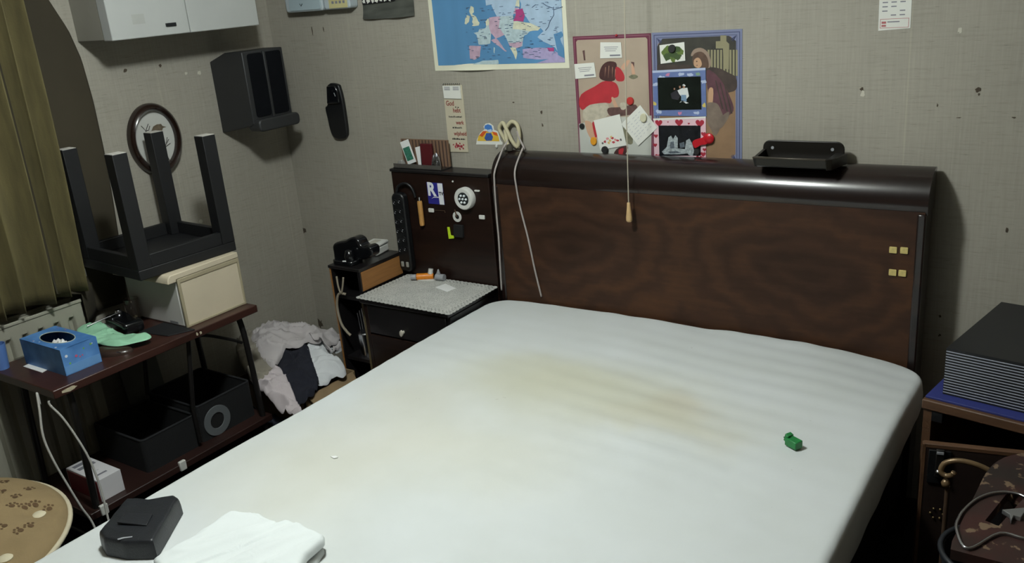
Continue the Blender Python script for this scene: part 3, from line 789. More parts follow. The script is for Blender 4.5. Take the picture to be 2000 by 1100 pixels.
# ---------------------------------------------------------------- under the table
m_fab = mat('black_felt', (11, 12, 14), 0.92, var=0.15, vscale=20, bump=0.3, bscale=350)
m_fabin = m_fab
def bin_(name, label, x0, x1, y0, y1, z0, z1, ring):
    t = thing(name, label, 'storage bin', ((x0+x1)/2, (y0+y1)/2, z0))
    w = .006
    MB().frame(rrect(x0, x1, y0, y1, .015, 4), rrect(x0 + w, x1 - w, y0 + w, y1 - w, .010, 4), Zf(z0), z1 - z0).build('walls', m_fab, t, smooth=40)
    MB().prism(rrect(x0 + .003, x1 - .003, y0 + .003, y1 - .003, .01, 4), Zf(z0), .006).build('bottom', m_fab, t)
    MB().tube([(a, b, z1) for a, b in rrect(x0 + .003, x1 - .003, y0 + .003, y1 - .003, .014, 4)], .0045, 8, True).build('hem', mat('felt_hem', (21, 22, 25), 0.9), t, smooth=180)
    if ring:
        rg = MB(); ry_, rz_ = ring
        rg.frame(ell(ry_, rz_, .058, .058, 40), ell(ry_, rz_, .030, .030, 40), Lf(x1), 0.004)
        rg.build('grommet_ring', mat('grey_ring', (92, 96, 98), 0.6), t, bevel=0.001)
        MB().plate(ell(ry_, rz_, .030, .030, 30), Lf(x1), .0008).build('grommet_hole', mat('hole_black', (8, 8, 9), 0.9), t)
        MB().lathe([(.0045, 0), (.0035, .004), (0, .005)], Lf(x1), ry_ - .004 + .016, rz_ - .018, 12).build('rivet', m_chrome, t, smooth=50)
    return t
bin_('storage_bin', 'open black felt bin beside the small white and red box under the table', 0.155, 0.452, -1.255, -1.035, 0.25, 0.372, None)
bin_('storage_bin', 'black felt bin with a grey grommet ring under the far end of the table', 0.150, 0.448, -1.022, -0.775, 0.25, 0.392, (-0.949, 0.308))
sb_ = thing('small_carton', 'small white and dark red carton on the lower shelf of the folding table', 'box', (0.375, -1.40, 0.25))
MB().box(0.285, 0.470, -1.442, -1.358, 0.25, 0.328).build('carton', [mat('carton_white', (214, 212, 214), 0.5)], sb_, bevel=0.001)
MB().box(0.290, 0.466, -1.4432, -1.4420, 0.252, 0.322).build('red_side', mat('dark_red_print', (110, 24, 32), 0.5), sb_)
tp = MB()
for x in (.30, .33): tp.plate(rect(x, x + .02, -1.43, -1.37), Zf(.3282), .0004)
tp.plate(rect(.43, .44, -1.425, -1.385), Zf(.3282), .0004)
for k in range(3): tp.plate(rect(.40, .402, -1.425 + .012*k, -1.417 + .012*k), Zf(.3282), .0004)
tp.build('printed_marks', mat('grey_print', (120, 120, 128), 0.6), sb_)
m_cable = mat('white_cable', (182, 180, 174), 0.5)
c1 = [(-1.5759,0.7203),(-1.5871,0.6717),(-1.6027,0.5942),(-1.5983,0.5139),(-1.5838,0.4263),(-1.5676,0.3408),(-1.5508,0.2601)]
c2 = [(-1.5488,0.6673),(-1.5291,0.6185),(-1.5110,0.5482),(-1.4983,0.4791),(-1.4935,0.4036),(-1.4968,0.3219),(-1.5042,0.2508)]
for pl, lb in ((c1, 'white cable hanging in a curve from the near end of the table'), (c2, 'white cable hanging in front of the small white and red box')):
    pts = [(TX1 + .012, pl[0][0], TZ - .018)] + [(0.535 + .012*k, a, b) for k, (a, b) in enumerate(pl)] + [(0.66, pl[-1][0] - .02, pl[-1][1] - .15), (0.70, pl[-1][0] - .02, 0.006), (0.9, pl[-1][0] + .05, 0.006)]
    tag(MB().tube(spline(pts, 6), 0.0036, 7).build('white_cable', m_cable, smooth=180), lb, 'cable')
# framed boards leaning at the wall under the table
lb_ = thing('leaning_board', 'dim grey panel with a dark top edge leaning on the wall under the table', 'board', (0.05, -0.98, 0.25))
MB().obox((0.062, -0.975, 0.385), (.014, .16, .26), Matrix.Rotation(math.radians(-8), 3, 'Y')).build('sheet', mat('dim_grey_card', (96, 98, 92), 0.7), lb_, bevel=0.002)
MB().obox((0.050, -0.975, 0.505), (.02, .165, .022), Matrix.Rotation(math.radians(-8), 3, 'Y')).build('top_edge', m_black, lb_, bevel=0.002)

# ---------------------------------------------------------------- paw-print cushion on a stool
ps = thing('round_stool', 'low dark wooden stool under the paw-print cushion', 'stool', (0.70, -1.98, 0))
PCX, PCY, PR = 0.690, -2.045, 0.365
MB().lathe([(0.0, 0.0), (.24, 0.0), (.25, .012), (.25, .030), (0, .032)], Zf(.455), PCX, PCY, 36).build('seat', m_dark, ps, smooth=40)
for k in range(4):
    q = math.radians(45 + 90*k)
    MB().tube([(PCX + .21*math.cos(q), PCY + .21*math.sin(q), 0.0), (PCX + .16*math.cos(q), PCY + .16*math.sin(q), .456)], [.014, .018], 10).build('leg', m_dark, ps, smooth=60)
m_cush = mat('tan_fleece', (140, 120, 86), 0.95, var=0.14, vscale=6, bump=0.3, bscale=200)
m_paw = mat('brown_paw_print', (92, 70, 46), 0.95, var=0.1)
pc = thing('paw_cushion', 'round tan cushion with brown paw prints and cream buttons beside the bed', 'cushion', (PCX, PCY, .487))
def cush_z(x, y):
    d = min(1.0, math.hypot(x - PCX, y - PCY) / PR)
    z = .495 + .065 * max(0, 1 - d ** 4) ** 0.5
    for bx_, by_ in CB: z -= .022 * math.exp(-((x-bx_)**2 + (y-by_)**2) / .0016)
    return z
CB = [(0.8444,-1.7914),(0.9620,-1.9400)] + [(0.82, -1.98), (0.62, -2.12), (0.80, -2.15)]
cm = MB()
vs = [(PCX, PCY, cush_z(PCX, PCY))]; fs = []; nr, nb = 40, 96
for r in range(1, nr + 1):
    t = 1 - (1 - r/nr)**1.4
    for k in range(nb):
        q = 2*math.pi*k/nb; x, y = PCX + PR*t*math.cos(q), PCY + PR*t*math.sin(q); vs.append((x, y, cush_z(x, y)))
for r in range(1, 12):
    t = math.cos(math.pi/2*r/12)**0.6
    for k in range(nb):
        q = 2*math.pi*k/nb; vs.append((PCX + PR*(0.6+0.4*t)*math.cos(q), PCY + PR*(0.6+0.4*t)*math.sin(q), .4875 + .0075*(1 - r/11)))
for k in range(nb): fs.append((0, 1+k, 1+(k+1) % nb))
for r in range(nr + 10):
    for k in range(nb): fs.append((1+r*nb+k, 1+(r+1)*nb+k, 1+(r+1)*nb+(k+1) % nb, 1+r*nb+(k+1) % nb))
fs.append([1+(nr+10)*nb+k for k in range(nb)])
cm.add(vs, fs).build('pad', m_cush, pc, smooth=180)
MB().tube([(PCX + (PR+.002)*math.cos(2*math.pi*k/80), PCY + (PR+.002)*math.sin(2*math.pi*k/80), .498) for k in range(80)], .007, 8, True).build('piping', mat('cream_piping', (196, 186, 160), 0.8), pc, smooth=180)
m_btn = mat('cream_button', (206, 196, 168), 0.7)
for bx_, by_ in CB:
    MB().lathe([(.016, -.004), (.018, .004), (.012, .009), (0, .010)], Zf(cush_z(bx_, by_)), bx_, by_, 20).build('button', m_btn, pc, smooth=60)
for (a, b), ro in zip([(0.7426,-1.7938),(0.7224,-1.7477),(0.7822,-1.8227),(0.8050,-1.8032),(0.8084,-1.7773),(0.8418,-1.7605),(0.8309,-1.7387),(0.9097,-1.8431),(0.9509,-1.8296),(0.9491,-1.8056),(0.9887,-1.7954),(0.9796,-1.7749),(0.9116,-1.8693),(0.8642,-1.8837),(1.0172,-1.9339),(0.6795,-1.7918),(0.6131,-1.7521)], range(17)):
    if math.hypot(a - PCX, b - PCY) > PR*.92: continue
    q = math.radians(40 + ro*9); pw = MB()
    def dr_(dx, dy, r):
        x0, y0 = a + dx*math.cos(q) - dy*math.sin(q), b + dx*math.sin(q) + dy*math.cos(q)
        pts = ell(x0, y0, r, r*.8, 10)
        pw.add([(x, y, cush_z(x, y) + .0012) for x, y in pts], [list(range(10))])
    dr_(0, 0, .0085)
    for dx, dy in ((-.012, .007), (-.005, .014), (.005, .014), (.012, .007)): dr_(dx, dy, .0040)
    pw.build('paw_print', m_paw, pc)

# ---------------------------------------------------------------- laundry heap in a cardboard box
m_card = mat('brown_cardboard', (134, 112, 82), 0.85, var=0.1, vscale=20)
LX0, LX1, LY0, LY1, LH = 0.190, 0.615, -0.672, -0.385, 0.300
cb_ = thing('cardboard_box', 'open brown cardboard box holding the laundry heap in the corner', 'box', (0.44, -0.40, 0))
for b_ in ((LX0, LX1, LY0, LY0 + .006), (LX0, LX1, LY1 - .006, LY1), (LX0, LX0 + .006, LY0, LY1), (LX1 - .006, LX1, LY0, LY1)):
    MB().box(*b_, 0.0, LH).build('side', m_card, cb_)
MB().box(LX0 + .007, LX1 - .007, LY0 + .007, LY1 - .007, 0, .006).build('bottom', m_card, cb_)
fl = MB(); fl.add([(LX1, LY0 + .02, LH), (LX1, LY1 - .02, LH), (LX1 + .050, LY1 - .03, LH - .05), (LX1 + .055, LY0 + .03, LH - .06)], [(0, 1, 2, 3)])
fl.build('flap', m_card, cb_, solid=.005)
def mound(x, y):
    d = ((x - 0.29) / 0.46) ** 2 + ((y + 0.44) / 0.40) ** 2
    h = 0.255 + 0.130 * max(0.0, 1 - d) ** 0.8 + 0.012 * noise.noise((x * 7, y * 7, 5.5))
    if y > -0.34: h -= 0.9 * max(0, y + 0.34) ** 1.3
    return max(0.03, h)
def lay(off): return lambda x, y: mound(x, y) + off
m_sheetg = mat('pale_grey_linen', (178, 172, 172), 0.9, var=0.06, bump=0.15, bscale=150)
m_towel = mat('white_terry', (208, 210, 212), 0.95, var=0.05, bump=0.5, bscale=400)
m_navy = mat('navy_cotton', (20, 22, 34), 0.9, var=0.2)
m_beige = mat('grey_beige_cotton', (128, 122, 110), 0.9, var=0.08)
m_lilac = mat('pinkish_white_cotton', (190, 180, 182), 0.9, var=0.05)
m_jean = mat('dark_blue_denim', (26, 30, 42), 0.95, var=0.3, vscale=30)
def cloth(name, label, outl, off, h, amp, m, seed, fdir, fs_=11.0, fst=2.6, edge=10, wob=.004):
    outl = [(min(max(a, .035), .50 if b > -.40 else 9), min(b, -.035)) for a, b in outl]
    o = soft(MB(), outl, lay(off), h, edge, .024, 13.0, 35, 2.4, 1.3, 30, 110, wob=wob, flat=True).build(name, m, smooth=180)
    tag(o, label, 'clothing', 'laundry in the cardboard box'); return o
cloth('white_towel', 'white terry towel on the right of the laundry heap', [(0.3496,-0.4049),(0.3682,-0.2902),(0.4946,-0.3197),(0.6080,-0.3950),(0.6390,-0.4568),(0.6194,-0.5178),(0.6112,-0.5828),(0.5213,-0.5402)], .004, .018, 0, m_towel, 2.9, 60)
cloth('navy_trousers', 'navy blue garment in the middle of the laundry heap', [(0.2292,-0.4566),(0.2228,-0.3271),(0.3156,-0.3606),(0.4955,-0.4984),(0.6041,-0.5758),(0.6356,-0.6607),(0.6038,-0.6943),(0.4826,-0.6704),(0.3353,-0.6009)], .012, .018, 0, m_navy, 6.1, 120)
cloth('grey_shirt', 'pale grey shirt draped at the far right of the laundry heap by the narrow shelf', [(0.3450,-0.2733),(0.3206,-0.1594),(0.4347,-0.1742),(0.5698,-0.2485),(0.6524,-0.3259),(0.6437,-0.3842),(0.5663,-0.3634),(0.4701,-0.3376)], .018, .020, 0, m_sheetg, 4.2, 100)
cloth('pale_pyjamas', 'pinkish white garment spilling down the front left of the laundry heap', [(0.2222,-0.6022),(0.3059,-0.5652),(0.4224,-0.6037),(0.5536,-0.6700),(0.6848,-0.7506),(0.6165,-0.7593),(0.4817,-0.7413),(0.3440,-0.7002)], .022, .014, 0, m_lilac, 10.4, 140)
cloth('beige_shirt', 'grey beige garment bunched at the left of the laundry heap', [(0.0838,-0.5317),(0.0236,-0.4363),(0.1115,-0.4482),(0.2545,-0.5277),(0.3632,-0.5799),(0.4260,-0.6678),(0.4053,-0.7176),(0.2894,-0.6764),(0.1705,-0.6090)], .030, .022, 0, m_beige, 8.8, 80)
cloth('grey_sheet', 'pale grey crumpled sheet at the back of the laundry heap against the wall', [(0.1164,-0.4854),(-0.0312,-0.3183),(0.0071,-0.2489),(0.1519,-0.2828),(0.3200,-0.2898),(0.4714,-0.3000),(0.5915,-0.3996),(0.5462,-0.4302),(0.4443,-0.4171),(0.4105,-0.4772),(0.3936,-0.5513),(0.4094,-0.6306),(0.3113,-0.6088)], .040, .022, 0, m_sheetg, 1.3, 10)
o = soft(MB(), [(0.09, -0.70), (0.30, -0.70), (0.52, -0.76), (0.66, -0.72), (0.64, -0.674), (0.45, -0.672), (0.22, -0.672), (0.10, -0.672)], 0.0, .20, 4, .02, 12, 20, 2, 15.0, 20, 80).build('denim_heap', m_jean, smooth=180)
tag(o, 'dark blue denim heaped on the floor between the ringed bin and the cardboard box', 'clothing', 'laundry in the cardboard box')
for k, (x, y, z, s_) in enumerate(((0.60, -0.70, .205, .03), (0.66, -0.62, .235, .028))):
    o = soft(MB(), blob(x, y, s_*1.2, s_, k, .5, 12), z, .02, 3, .012, 30, 30*k, 1.5, 20.0 + k, 10, 30).build('crumpled_tissue', m_tissue, smooth=180)
    tag(o, 'crumpled white tissue ' + ('by the denim at the edge of the bed' if k == 0 else 'on the edge of the cardboard box'), 'tissue')

# ---------------------------------------------------------------- narrow black shelf left of the bedside cabinet
ns = thing('narrow_shelf', 'narrow black open shelf with tan side board left of the bedside cabinet', 'shelf', (0.625, -0.24, 0))
QX0, QX1, QY0, QY1, QZ = 0.535, 0.698, -0.365, -0.116, 0.742
m_tan = mat('tan_chipboard', (150, 104, 56), 0.6, var=0.12, vscale=10, vstretch=(1, 1, 12))
MB().box(QX0, QX0 + .014, QY0, QY1, 0, QZ - .012).build('side_board', m_blackwood, ns)
MB().box(QX1 - .014, QX1, QY0, QY1, 0, QZ - .012).build('side_board', m_blackwood, ns)
MB().box(QX1, QX1 + .002, QY0 + .006, QY1 - .004, 0.648, QZ - .016).build('side_veneer', m_tan, ns)
MB().box(QX0 - .001, QX0 + .006, QY0 - .002, QY0, 0, QZ - .012).build('edge_strip', m_tan, ns)
MB().box(QX1 - .012, QX1 - .002, QY0 - .002, QY0, 0, 0.62).build('edge_strip', mat('dull_olive_wood', (92, 80, 54), 0.7), ns)
MB().box(QX0 - .004, QX1 + .004, QY0 - .006, QY1, QZ - .012, QZ).build('top', m_blackwood, ns, bevel=0.002)
MB().box(QX0, QX1, QY1, QY1 + .006, 0, QZ - .012).build('back', m_blackwood, ns)
for z in (0.05, 0.33, 0.60):
    MB().box(QX0 + .0145, QX1 - .0145, QY0 + .01, QY1, z, z + .014).build('shelf_board', m_blackwood, ns)
m_cord = mat('grey_cord', (146, 136, 118), 0.7)
tag(MB().tube(spline([(.575, -.372, .700), (.580, -.376, .66), (.592, -.378, .632), (.604, -.376, .66), (.612, -.372, .700)], 6), .004, 7).build('hanging_cord', m_cord, smooth=180), 'grey cord loop hanging in front of the narrow black shelf', 'cord')
tag(MB().tube(spline([(.610, -.370, .628), (.575, -.376, .625), (.558, -.378, .57), (.566, -.378, .50), (.590, -.376, .465), (.605, -.372, .45)], 6), .0055, 8).build('cable_loop', m_cord, smooth=180), 'grey cable loop beside the chrome cup in the narrow black shelf', 'cable')
cc = thing('chrome_cup', 'shiny chrome cup in the narrow black shelf', 'cup', (.625, -.30, .344))
MB().lathe([(0, 0), (.030, 0), (.034, .10), (.030, .104), (.028, .10), (.025, .004), (0, .004)], Zf(.344), .625, -.310, 26).build('bowl', m_chrome, cc, smooth=40)
for k in range(3):
    MB().tube([(.612 + .012*k, -.31, .36), (.606 + .014*k, -.318, .53 + .012*k)], .0035, 7).build('handle', m_chrome, cc, smooth=60)
# phone-like black holder and white box on top of it
hd = thing('black_headset', 'black moulded plastic holder with curved back on top of the narrow shelf', 'holder', (.585, -.31, QZ))
m_gloss = MATS['gloss_black_plastic']
hb = [(0.5221,0.7364),(0.5146,0.7794),(0.5173,0.8062),(0.5394,0.8215),(0.5870,0.8328),(0.6136,0.8457),(0.6420,0.8515),(0.6628,0.8436),(0.6740,0.8241),(0.6862,0.8176),(0.7105,0.8225),(0.7271,0.8155),(0.7289,0.7962),(0.7205,0.7788),(0.6759,0.7621),(0.5973,0.7447)]
MB().prism([tuple(p)[:2] for p in spline([(a, b, 0) for a, b in hb], 4, True)], Wf(-.262), .055).build('curved_back', m_gloss, hd, bevel=.010, seg=4)
MB().prism(rrect(.535, .650, -.355, -.275, .025, 5), Zf(QZ), .018).build('tray', m_gloss, hd, bevel=.004)
MB().lathe([(.018, 0), (.020, .02), (.014, .045), (0, .05)], Zf(QZ + .016), .625, -.335, 18).build('stud', m_gloss, hd, smooth=60)
tag(MB().prism([(.600, -.352), (.622, -.340), (.628, -.350), (.608, -.360)], Zf(QZ + .0185), .002).build('white_scrap', m_tissue), 'tiny white scrap in the black holder on the narrow shelf', 'paper')
wbx = thing('white_charger', 'small white plastic box with lid on top of the narrow shelf', 'box', (.61, -.168, QZ))
MB().obox((.610, -.168, QZ + .016), (.072, .088, .032), rotz(8)).build('base', m_white, wbx, bevel=.005)
MB().obox((.610, -.168, QZ + .040), (.076, .092, .014), rotz(8)).build('lid', m_white, wbx, bevel=.005)
MB().obox((.610, -.168, QZ + .0475), (.03, .05, .003), rotz(8)).build('lid_panel', mat('off_white_panel', (176, 172, 160), 0.5), wbx, bevel=.001)

# ---------------------------------------------------------------- on the bedside cabinet
def lace_material():
    n = NT('white_lace', 0.95)
    pos = n.tc.outputs['Object']
    v = n.t.nodes.new('ShaderNodeTexVoronoi'); v.inputs['Scale'].default_value = 150; v.feature = 'DISTANCE_TO_EDGE'
    n.link(pos, v.inputs['Vector'])
    f = n.ramp(v.outputs['Distance'], [(0.05, g(1)), (0.35, g(0.55))])
    f2 = n.ramp(n.noise(pos, 14, 3), [(0.4, g(0.9)), (0.6, g(1.0))])
    n.color(n.mixc(1.0, n.mixc(1.0, rgb((196, 196, 190)), f, 'MULTIPLY'), f2, 'MULTIPLY'))
    n.bump(v.outputs['Distance'], 0.4, 0.001)
    return n.m
m_lace = lace_material()
m_lacehole = mat('lace_shadow_hole', (70, 68, 66), 0.9)
dl = thing('lace_doily', 'grey white lace doily covering the bedside cabinet top', 'doily', (0.95, -0.26, NZ))
dcx, dcy = 0.950, -0.262; da, db = 0.226, 0.150
edgep = []
def scal(n_, p0, p1):
    for k in range(n_):
        for s in range(4):
            t = (k + s/4)/n_; x = p0[0] + (p1[0]-p0[0])*t; y = p0[1] + (p1[1]-p0[1])*t
            dx, dy = p1[0]-p0[0], p1[1]-p0[1]; L = math.hypot(dx, dy)
            o_ = .005*math.sin(math.pi*s/4); edgep.append((x + dy/L*o_, y - dx/L*o_))
c4 = [(dcx-da-.012, dcy-db-.004), (dcx+da, dcy-db-.012), (dcx+da-.004, dcy+db), (dcx-da, dcy+db)]
for i in range(4): scal(22 if i % 2 == 0 else 15, c4[i], c4[(i+1) % 4])
MB().prism(edgep, Zf(NZ), .0022).build('lace', m_lace, dl)
hl = MB(); inset = .020
for i in range(4):
    p0, p1 = c4[i], c4[(i+1) % 4]; nH = 26 if i % 2 == 0 else 17
    for row in (0, 1):
        for k in range(1, nH):
            t = (k + .5*row)/nH; x = p0[0] + (p1[0]-p0[0])*t; y = p0[1] + (p1[1]-p0[1])*t
            vx, vy = dcx - x, dcy - y
            x += math.copysign(inset*(.5+.5*row), vx) if i % 2 else 0; y += math.copysign(inset*(.5+.5*row), vy) if i % 2 == 0 else 0
            hl.plate(ell(x, y, .0030, .0024, 8), Zf(NZ + .0022), .0003)
hl.build('lace_holes', m_lacehole, dl)
DZ = NZ + .0026
m_orange = mat('orange_plastic', (216, 128, 28), 0.4, var=0.06)
m_greyp = mat('grey_plastic', (150, 152, 156), 0.4)
ip = thing('orange_inhaler', 'orange and grey inhaler lying on the lace doily', 'inhaler', (.86, -.165, DZ))
pa = [(0.8009,-0.1704),(0.8685,-0.1320),(0.8764,-0.1020)]
ax0 = Vector((pa[0][0], pa[0][1], DZ + .014)); ax1 = Vector((pa[1][0], pa[1][1], DZ + .014))
dv = (ax1 - ax0).normalized()
MB().tube([ax0 + dv*t for t in (.012, .014, .078, .082)], [.011, .014, .014, .012], 14).build('body', m_orange, ip, smooth=50)
MB().tube([ax0 + dv*t for t in (-.012, -.010, .010, .0115)], [.010, .0115, .0115, .010], 14).build('cap', m_greyp, ip, smooth=50)
MB().tube([ax0 + dv*.070 + Vector((0, 0, .010)), ax0 + dv*.072 + Vector((0, .004, .030))], [.011, .010], 12).build('mouthpiece', m_white, ip, smooth=50)
gi = thing('grey_inhaler_cap', 'grey plastic cap with pointed top beside the orange inhaler', 'cap', (.93, -.13, DZ))
(gx, gy), = [(0.9013,-0.1334)]
MB().tube([(gx - .012, gy, DZ + .0135), (gx + .026, gy + .004, DZ + .0135)], .0135, 14).build('cylinder', m_greyp, gi, smooth=50)
MB().prism([(gx - .012, DZ + .022), (gx + .010, DZ + .022), (gx + .002, DZ + .048)], lambda a, b, c: (a, gy + c - .004, b), .008).build('fin', m_greyp, gi, bevel=.001)
tg = [(0.8181,-0.1700),(0.8487,-0.1520),(0.8712,-0.1303),(0.8896,-0.1501),(0.8673,-0.1650)]
tag(MB().prism(tg, Zf(DZ), .005).build('white_spatula', m_white, bevel=.001), 'slim white plastic piece in front of the orange inhaler', 'plastic piece')
cp = [(0.9415,-0.2087),(0.9539,-0.1590),(1.0297,-0.1881),(1.0208,-0.2352)]
tag(MB().prism(cp, Zf(DZ), .0012).build('white_card', m_tissue), 'small blank white card lying on the lace doily', 'card')

# ---------------------------------------------------------------- on the tall back panel
PF = -0.1005
ps_ = thing('power_strip', 'long black power strip with two socket rows on the back panel', 'power strip', (.725, PF, .66))
q4 = [(0.7040,0.9997),(0.8083,1.0143),(0.7759,0.6778),(0.6901,0.6591)]
pcx0, pcx1, pz0, pz1 = .698, .762, .662, .992
MB().prism(rrect(pcx0, pcx1, pz0, pz1, .024, 6), Wf(PF), .032).build('housing', m_black, ps_, bevel=.006)
m_hole = mat('hole_black', (8, 8, 9), 0.9)
for k in range(6):
    for s in (-1, 1):
        z = .955 - k*.040 - (s > 0)*-.006
        rs = MB().lathe([(.0115, 0), (.0115, .0015), (.0105, .002), (.009, .0003), (0, .0003)], Wf(PF - .032), .730 + s*.0135, z, 16).build('socket', m_black, ps_, smooth=40)
        MB().lathe([(.0018, 0), (.0016, .0012), (0, .0015)], Wf(PF - .0325), .730 + s*.0135 - .003, z, 8).build('pin', m_greyp, rs, smooth=60)
for x in (.718, .744):
    MB().obox((x, PF - .034, .694), (.013, .006, .022)).build('switch', mat('grey_switch', (150, 148, 140), 0.4), ps_, bevel=.002)
tag(MB().tube(spline([(.720, PF - .02, .988), (.730, PF - .018, 1.015), (.760, PF - .014, 1.030), (.785, PF - .010, 1.022), (.800, PF - .008, .998), (.806, PF - .008, .975)], 6), .006, 8).build('black_strap', m_black, smooth=180), 'black strap above the power strip on the back panel', 'strap')
wh = thing('wooden_handle', 'light wooden tool handle hanging beside the power strip', 'tool', (.822, PF, .86))
wa = [(0.8185,0.9701),(0.8266,0.8824)]
MB().tube([(wa[0][0] + .010, PF - .011, .962), (wa[0][0] + .010, PF - .011, .955), (wa[0][0] + .010, PF - .011, .87), (wa[0][0] + .010, PF - .011, .862)], [.009, .0105, .0105, .009], 14).build('grip', mat('varnished_beech', (184, 136, 76), 0.4, var=0.1, vscale=30), wh, smooth=50)
MB().tube([(wa[0][0] + .010, PF - .011, .962), (wa[0][0] + .011, PF - .011, .978)], .004, 10).build('ferrule', m_chrome, wh, smooth=60)
# R! sticker
m_blue = mat('royal_blue_print', (40, 40, 128), 0.4)
m_stw = mat('sticker_white', (222, 224, 228), 0.4)
rsx0, rsx1, rsz0, rsz1 = .866, .946, .952, 1.038
so = thing('station_sticker', 'blue and white R! sticker on the back panel', 'sticker', (.906, PF, rsz0))
MB().prism(rect(rsx0, rsx1, rsz0, rsz1), Wf(PF), .0008).build('backing', m_blue, so)
lt = MB()
text_mb(lt, 'R', .072, Wf(PF), rsx0 + .001, rsz0 + .035, .0012, sx=.92, bold=.003)
lt.plate([(rsx0 + .054, rsz1 - .001), (rsx1 - .001, rsz1 - .001), (rsx1 - .001, rsz0), (rsx0 + .056, rsz0)], Wf(PF), .0010)
lt.plate([(rsx0 + .016, rsz0 + .020), (rsx0 + .030, rsz0 + .026), (rsx0 + .058, rsz0 + .027), (rsx0 + .058, rsz0 + .031), (rsx0 + .030, rsz0 + .029)], Wf(PF), .0012)
lt.build('lettering', m_stw, so)
l2 = MB(); text_mb(l2, 'TV', .018, Wf(PF), rsx0 + .058, rsz0 + .038, .0016, bold=.0008)
l2.build('small_letters', mat('ink_black', (18, 18, 24), 0.5), so)
# led puck lamp
pk = thing('puck_lamp', 'round white puck lamp with a ring of small bulbs on the back panel', 'lamp', (1.048, PF, .94))
kx, kz = [(1.0572,0.9877)][0]
MB().lathe([(.043, 0), (.043, .020), (.040, .025), (.034, .026), (.026, .023), (0, .022)], Wf(PF), kx, kz, 40).build('housing', m_white, pk, smooth=40)
MB().lathe([(.026, .0225), (.024, .0245), (0, .0245)], Wf(PF), kx, kz, 30).build('reflector', mat('dark_reflector', (44, 50, 54), 0.15, 0.6), pk, smooth=40)
for k in range(7):
    q = 2*math.pi*k/6; r = .015 if k < 6 else 0
    MB().lathe([(.0048, .0242), (.0045, .028), (.002, .031), (0, .0315)], Wf(PF), kx + r*math.cos(q), kz + r*math.sin(q), 10).build('bulb', mat('clear_white_bulb', (215, 220, 222), 0.2), pk, smooth=60)
MB().prism(rrect(kx + .043, kx + .066, kz + .028, kz + .034, .002, 2), Wf(PF), .004).build('side_tab', m_white, pk)
hx, hz = [(1.0026,0.9083)][0]
hk = thing('round_hook', 'small white ring hook with dark centre below the sticker and puck lamp', 'hook', (hx, PF, hz - .02))
MB().frame(ell(hx, hz, .021, .021, 28), ell(hx, hz, .0095, .0095, 28), Wf(PF), .003).build('ring', m_white, hk, bevel=.001)
MB().lathe([(.0095, 0), (.008, .003), (0, .004)], Wf(PF), hx, hz, 16).build('centre', m_black, hk, smooth=40)
MB().tube([(hx, PF - .004, hz), (hx - .003, PF - .008, hz + .030)], .0025, 8).build('pin', mat('rusty_wire', (110, 88, 70), 0.4, 0.6), hk, smooth=60)
for (a, b), lb in zip([(0.8773,0.9257),(1.1239,0.9167)], ('left white cable clip below the R! sticker', 'right white cable clip beside the headboard edge')):
    o = thing('cable_clip', lb + ' on the back panel', 'clip', (a, PF, b - .008), 'white clips on the back panel')
    MB().prism(rrect(a - .013, a + .013, b - .008, b + .008, .003, 3), Wf(PF), .007).build('clip_body', m_white, o, bevel=.002)
wr = [(0.8930,0.9269),(0.9241,0.9281),(0.9446,0.9286),(0.9461,0.9204)]
tag(MB().tube([(a, PF - .003, b) for a, b in wr], .0012, 6).build('thin_wire', MATS['rusty_wire']), 'thin rusty wire right of the left cable clip', 'wire')
bm_ = [(0.9861,0.8780),(1.0312,0.8776),(1.0275,0.8277),(0.9822,0.8277)]
tag(MB().prism(bm_, Wf(PF), .012).build('black_block', mat('matt_black_block', (9, 9, 10), 0.8), bevel=.002), 'small black square block under the ring hook on the back panel', 'block')
yl = [(0.9485,0.8624),(0.9589,0.8633),(0.9621,0.8301),(0.9773,0.8294),(0.9759,0.8188),(0.9498,0.8142)]
tag(MB().prism(yl, Wf(PF), .004).build('lime_clip', mat('lime_yellow_plastic', (186, 216, 40), 0.4), bevel=.0008), 'L-shaped lime yellow clip beside the small black block', 'clip')
tag(MB().lathe([(.004, 0), (.003, .003), (0, .004)], Wf(PF), [(0.9981,1.0480)][0][0], [(0.9981,1.0480)][0][1], 10).build('push_pin', m_white, smooth=50), 'tiny white pin at the top of the back panel', 'pin')

# ---------------------------------------------------------------- letter holder on the back panel top
m_brk = mat('brown_striped_card', (118, 92, 72), 0.6, var=0.1)
m_brk2 = mat('dark_stripe', (66, 50, 44), 0.6)
lh = thing('letter_holder', 'striped brown letter holder with cards standing on the back panel', 'letter holder', (.82, -.06, 1.084))
LHX0, LHX1 = .700, .938
MB().box(LHX0, LHX1, -.034, -.026, 1.084, 1.192).build('back_card', m_brk, lh)
sm = MB()
for k in range(14): x = LHX0 + .008 + k*.0168; sm.plate(rect(x, x + .006, 1.086, 1.190), Wf(-.034), .0006)
sm.build('stripes', m_brk2, lh)
MB().box(LHX0 - .004, LHX1 + .004, -.094, -.024, 1.084, 1.088).build('base', m_blackwood, lh)
MB().box(LHX0 - .002, LHX1 + .002, -.093, -.091, 1.088, 1.104).build('front_lip', mat('smoky_clear', (120, 116, 110), 0.1, trans=0.6), lh)
gcard = thing('green_ticket', 'white and green printed card leaning at the left in the letter holder', 'card', (.735, -.06, 1.089))
def tilt(x0, z0, w, h, ang, y):
    q = math.radians(ang); return [(x0 + a*math.cos(q) - b*math.sin(q), z0 + a*math.sin(q) + b*math.cos(q)) for a, b in ((0, 0), (w, 0), (w, h), (0, h))]
MB().prism(tilt(.748, 1.094, .046, .094, 18, 0), Wf(-.06), .0014).build('card', m_tissue, gcard)
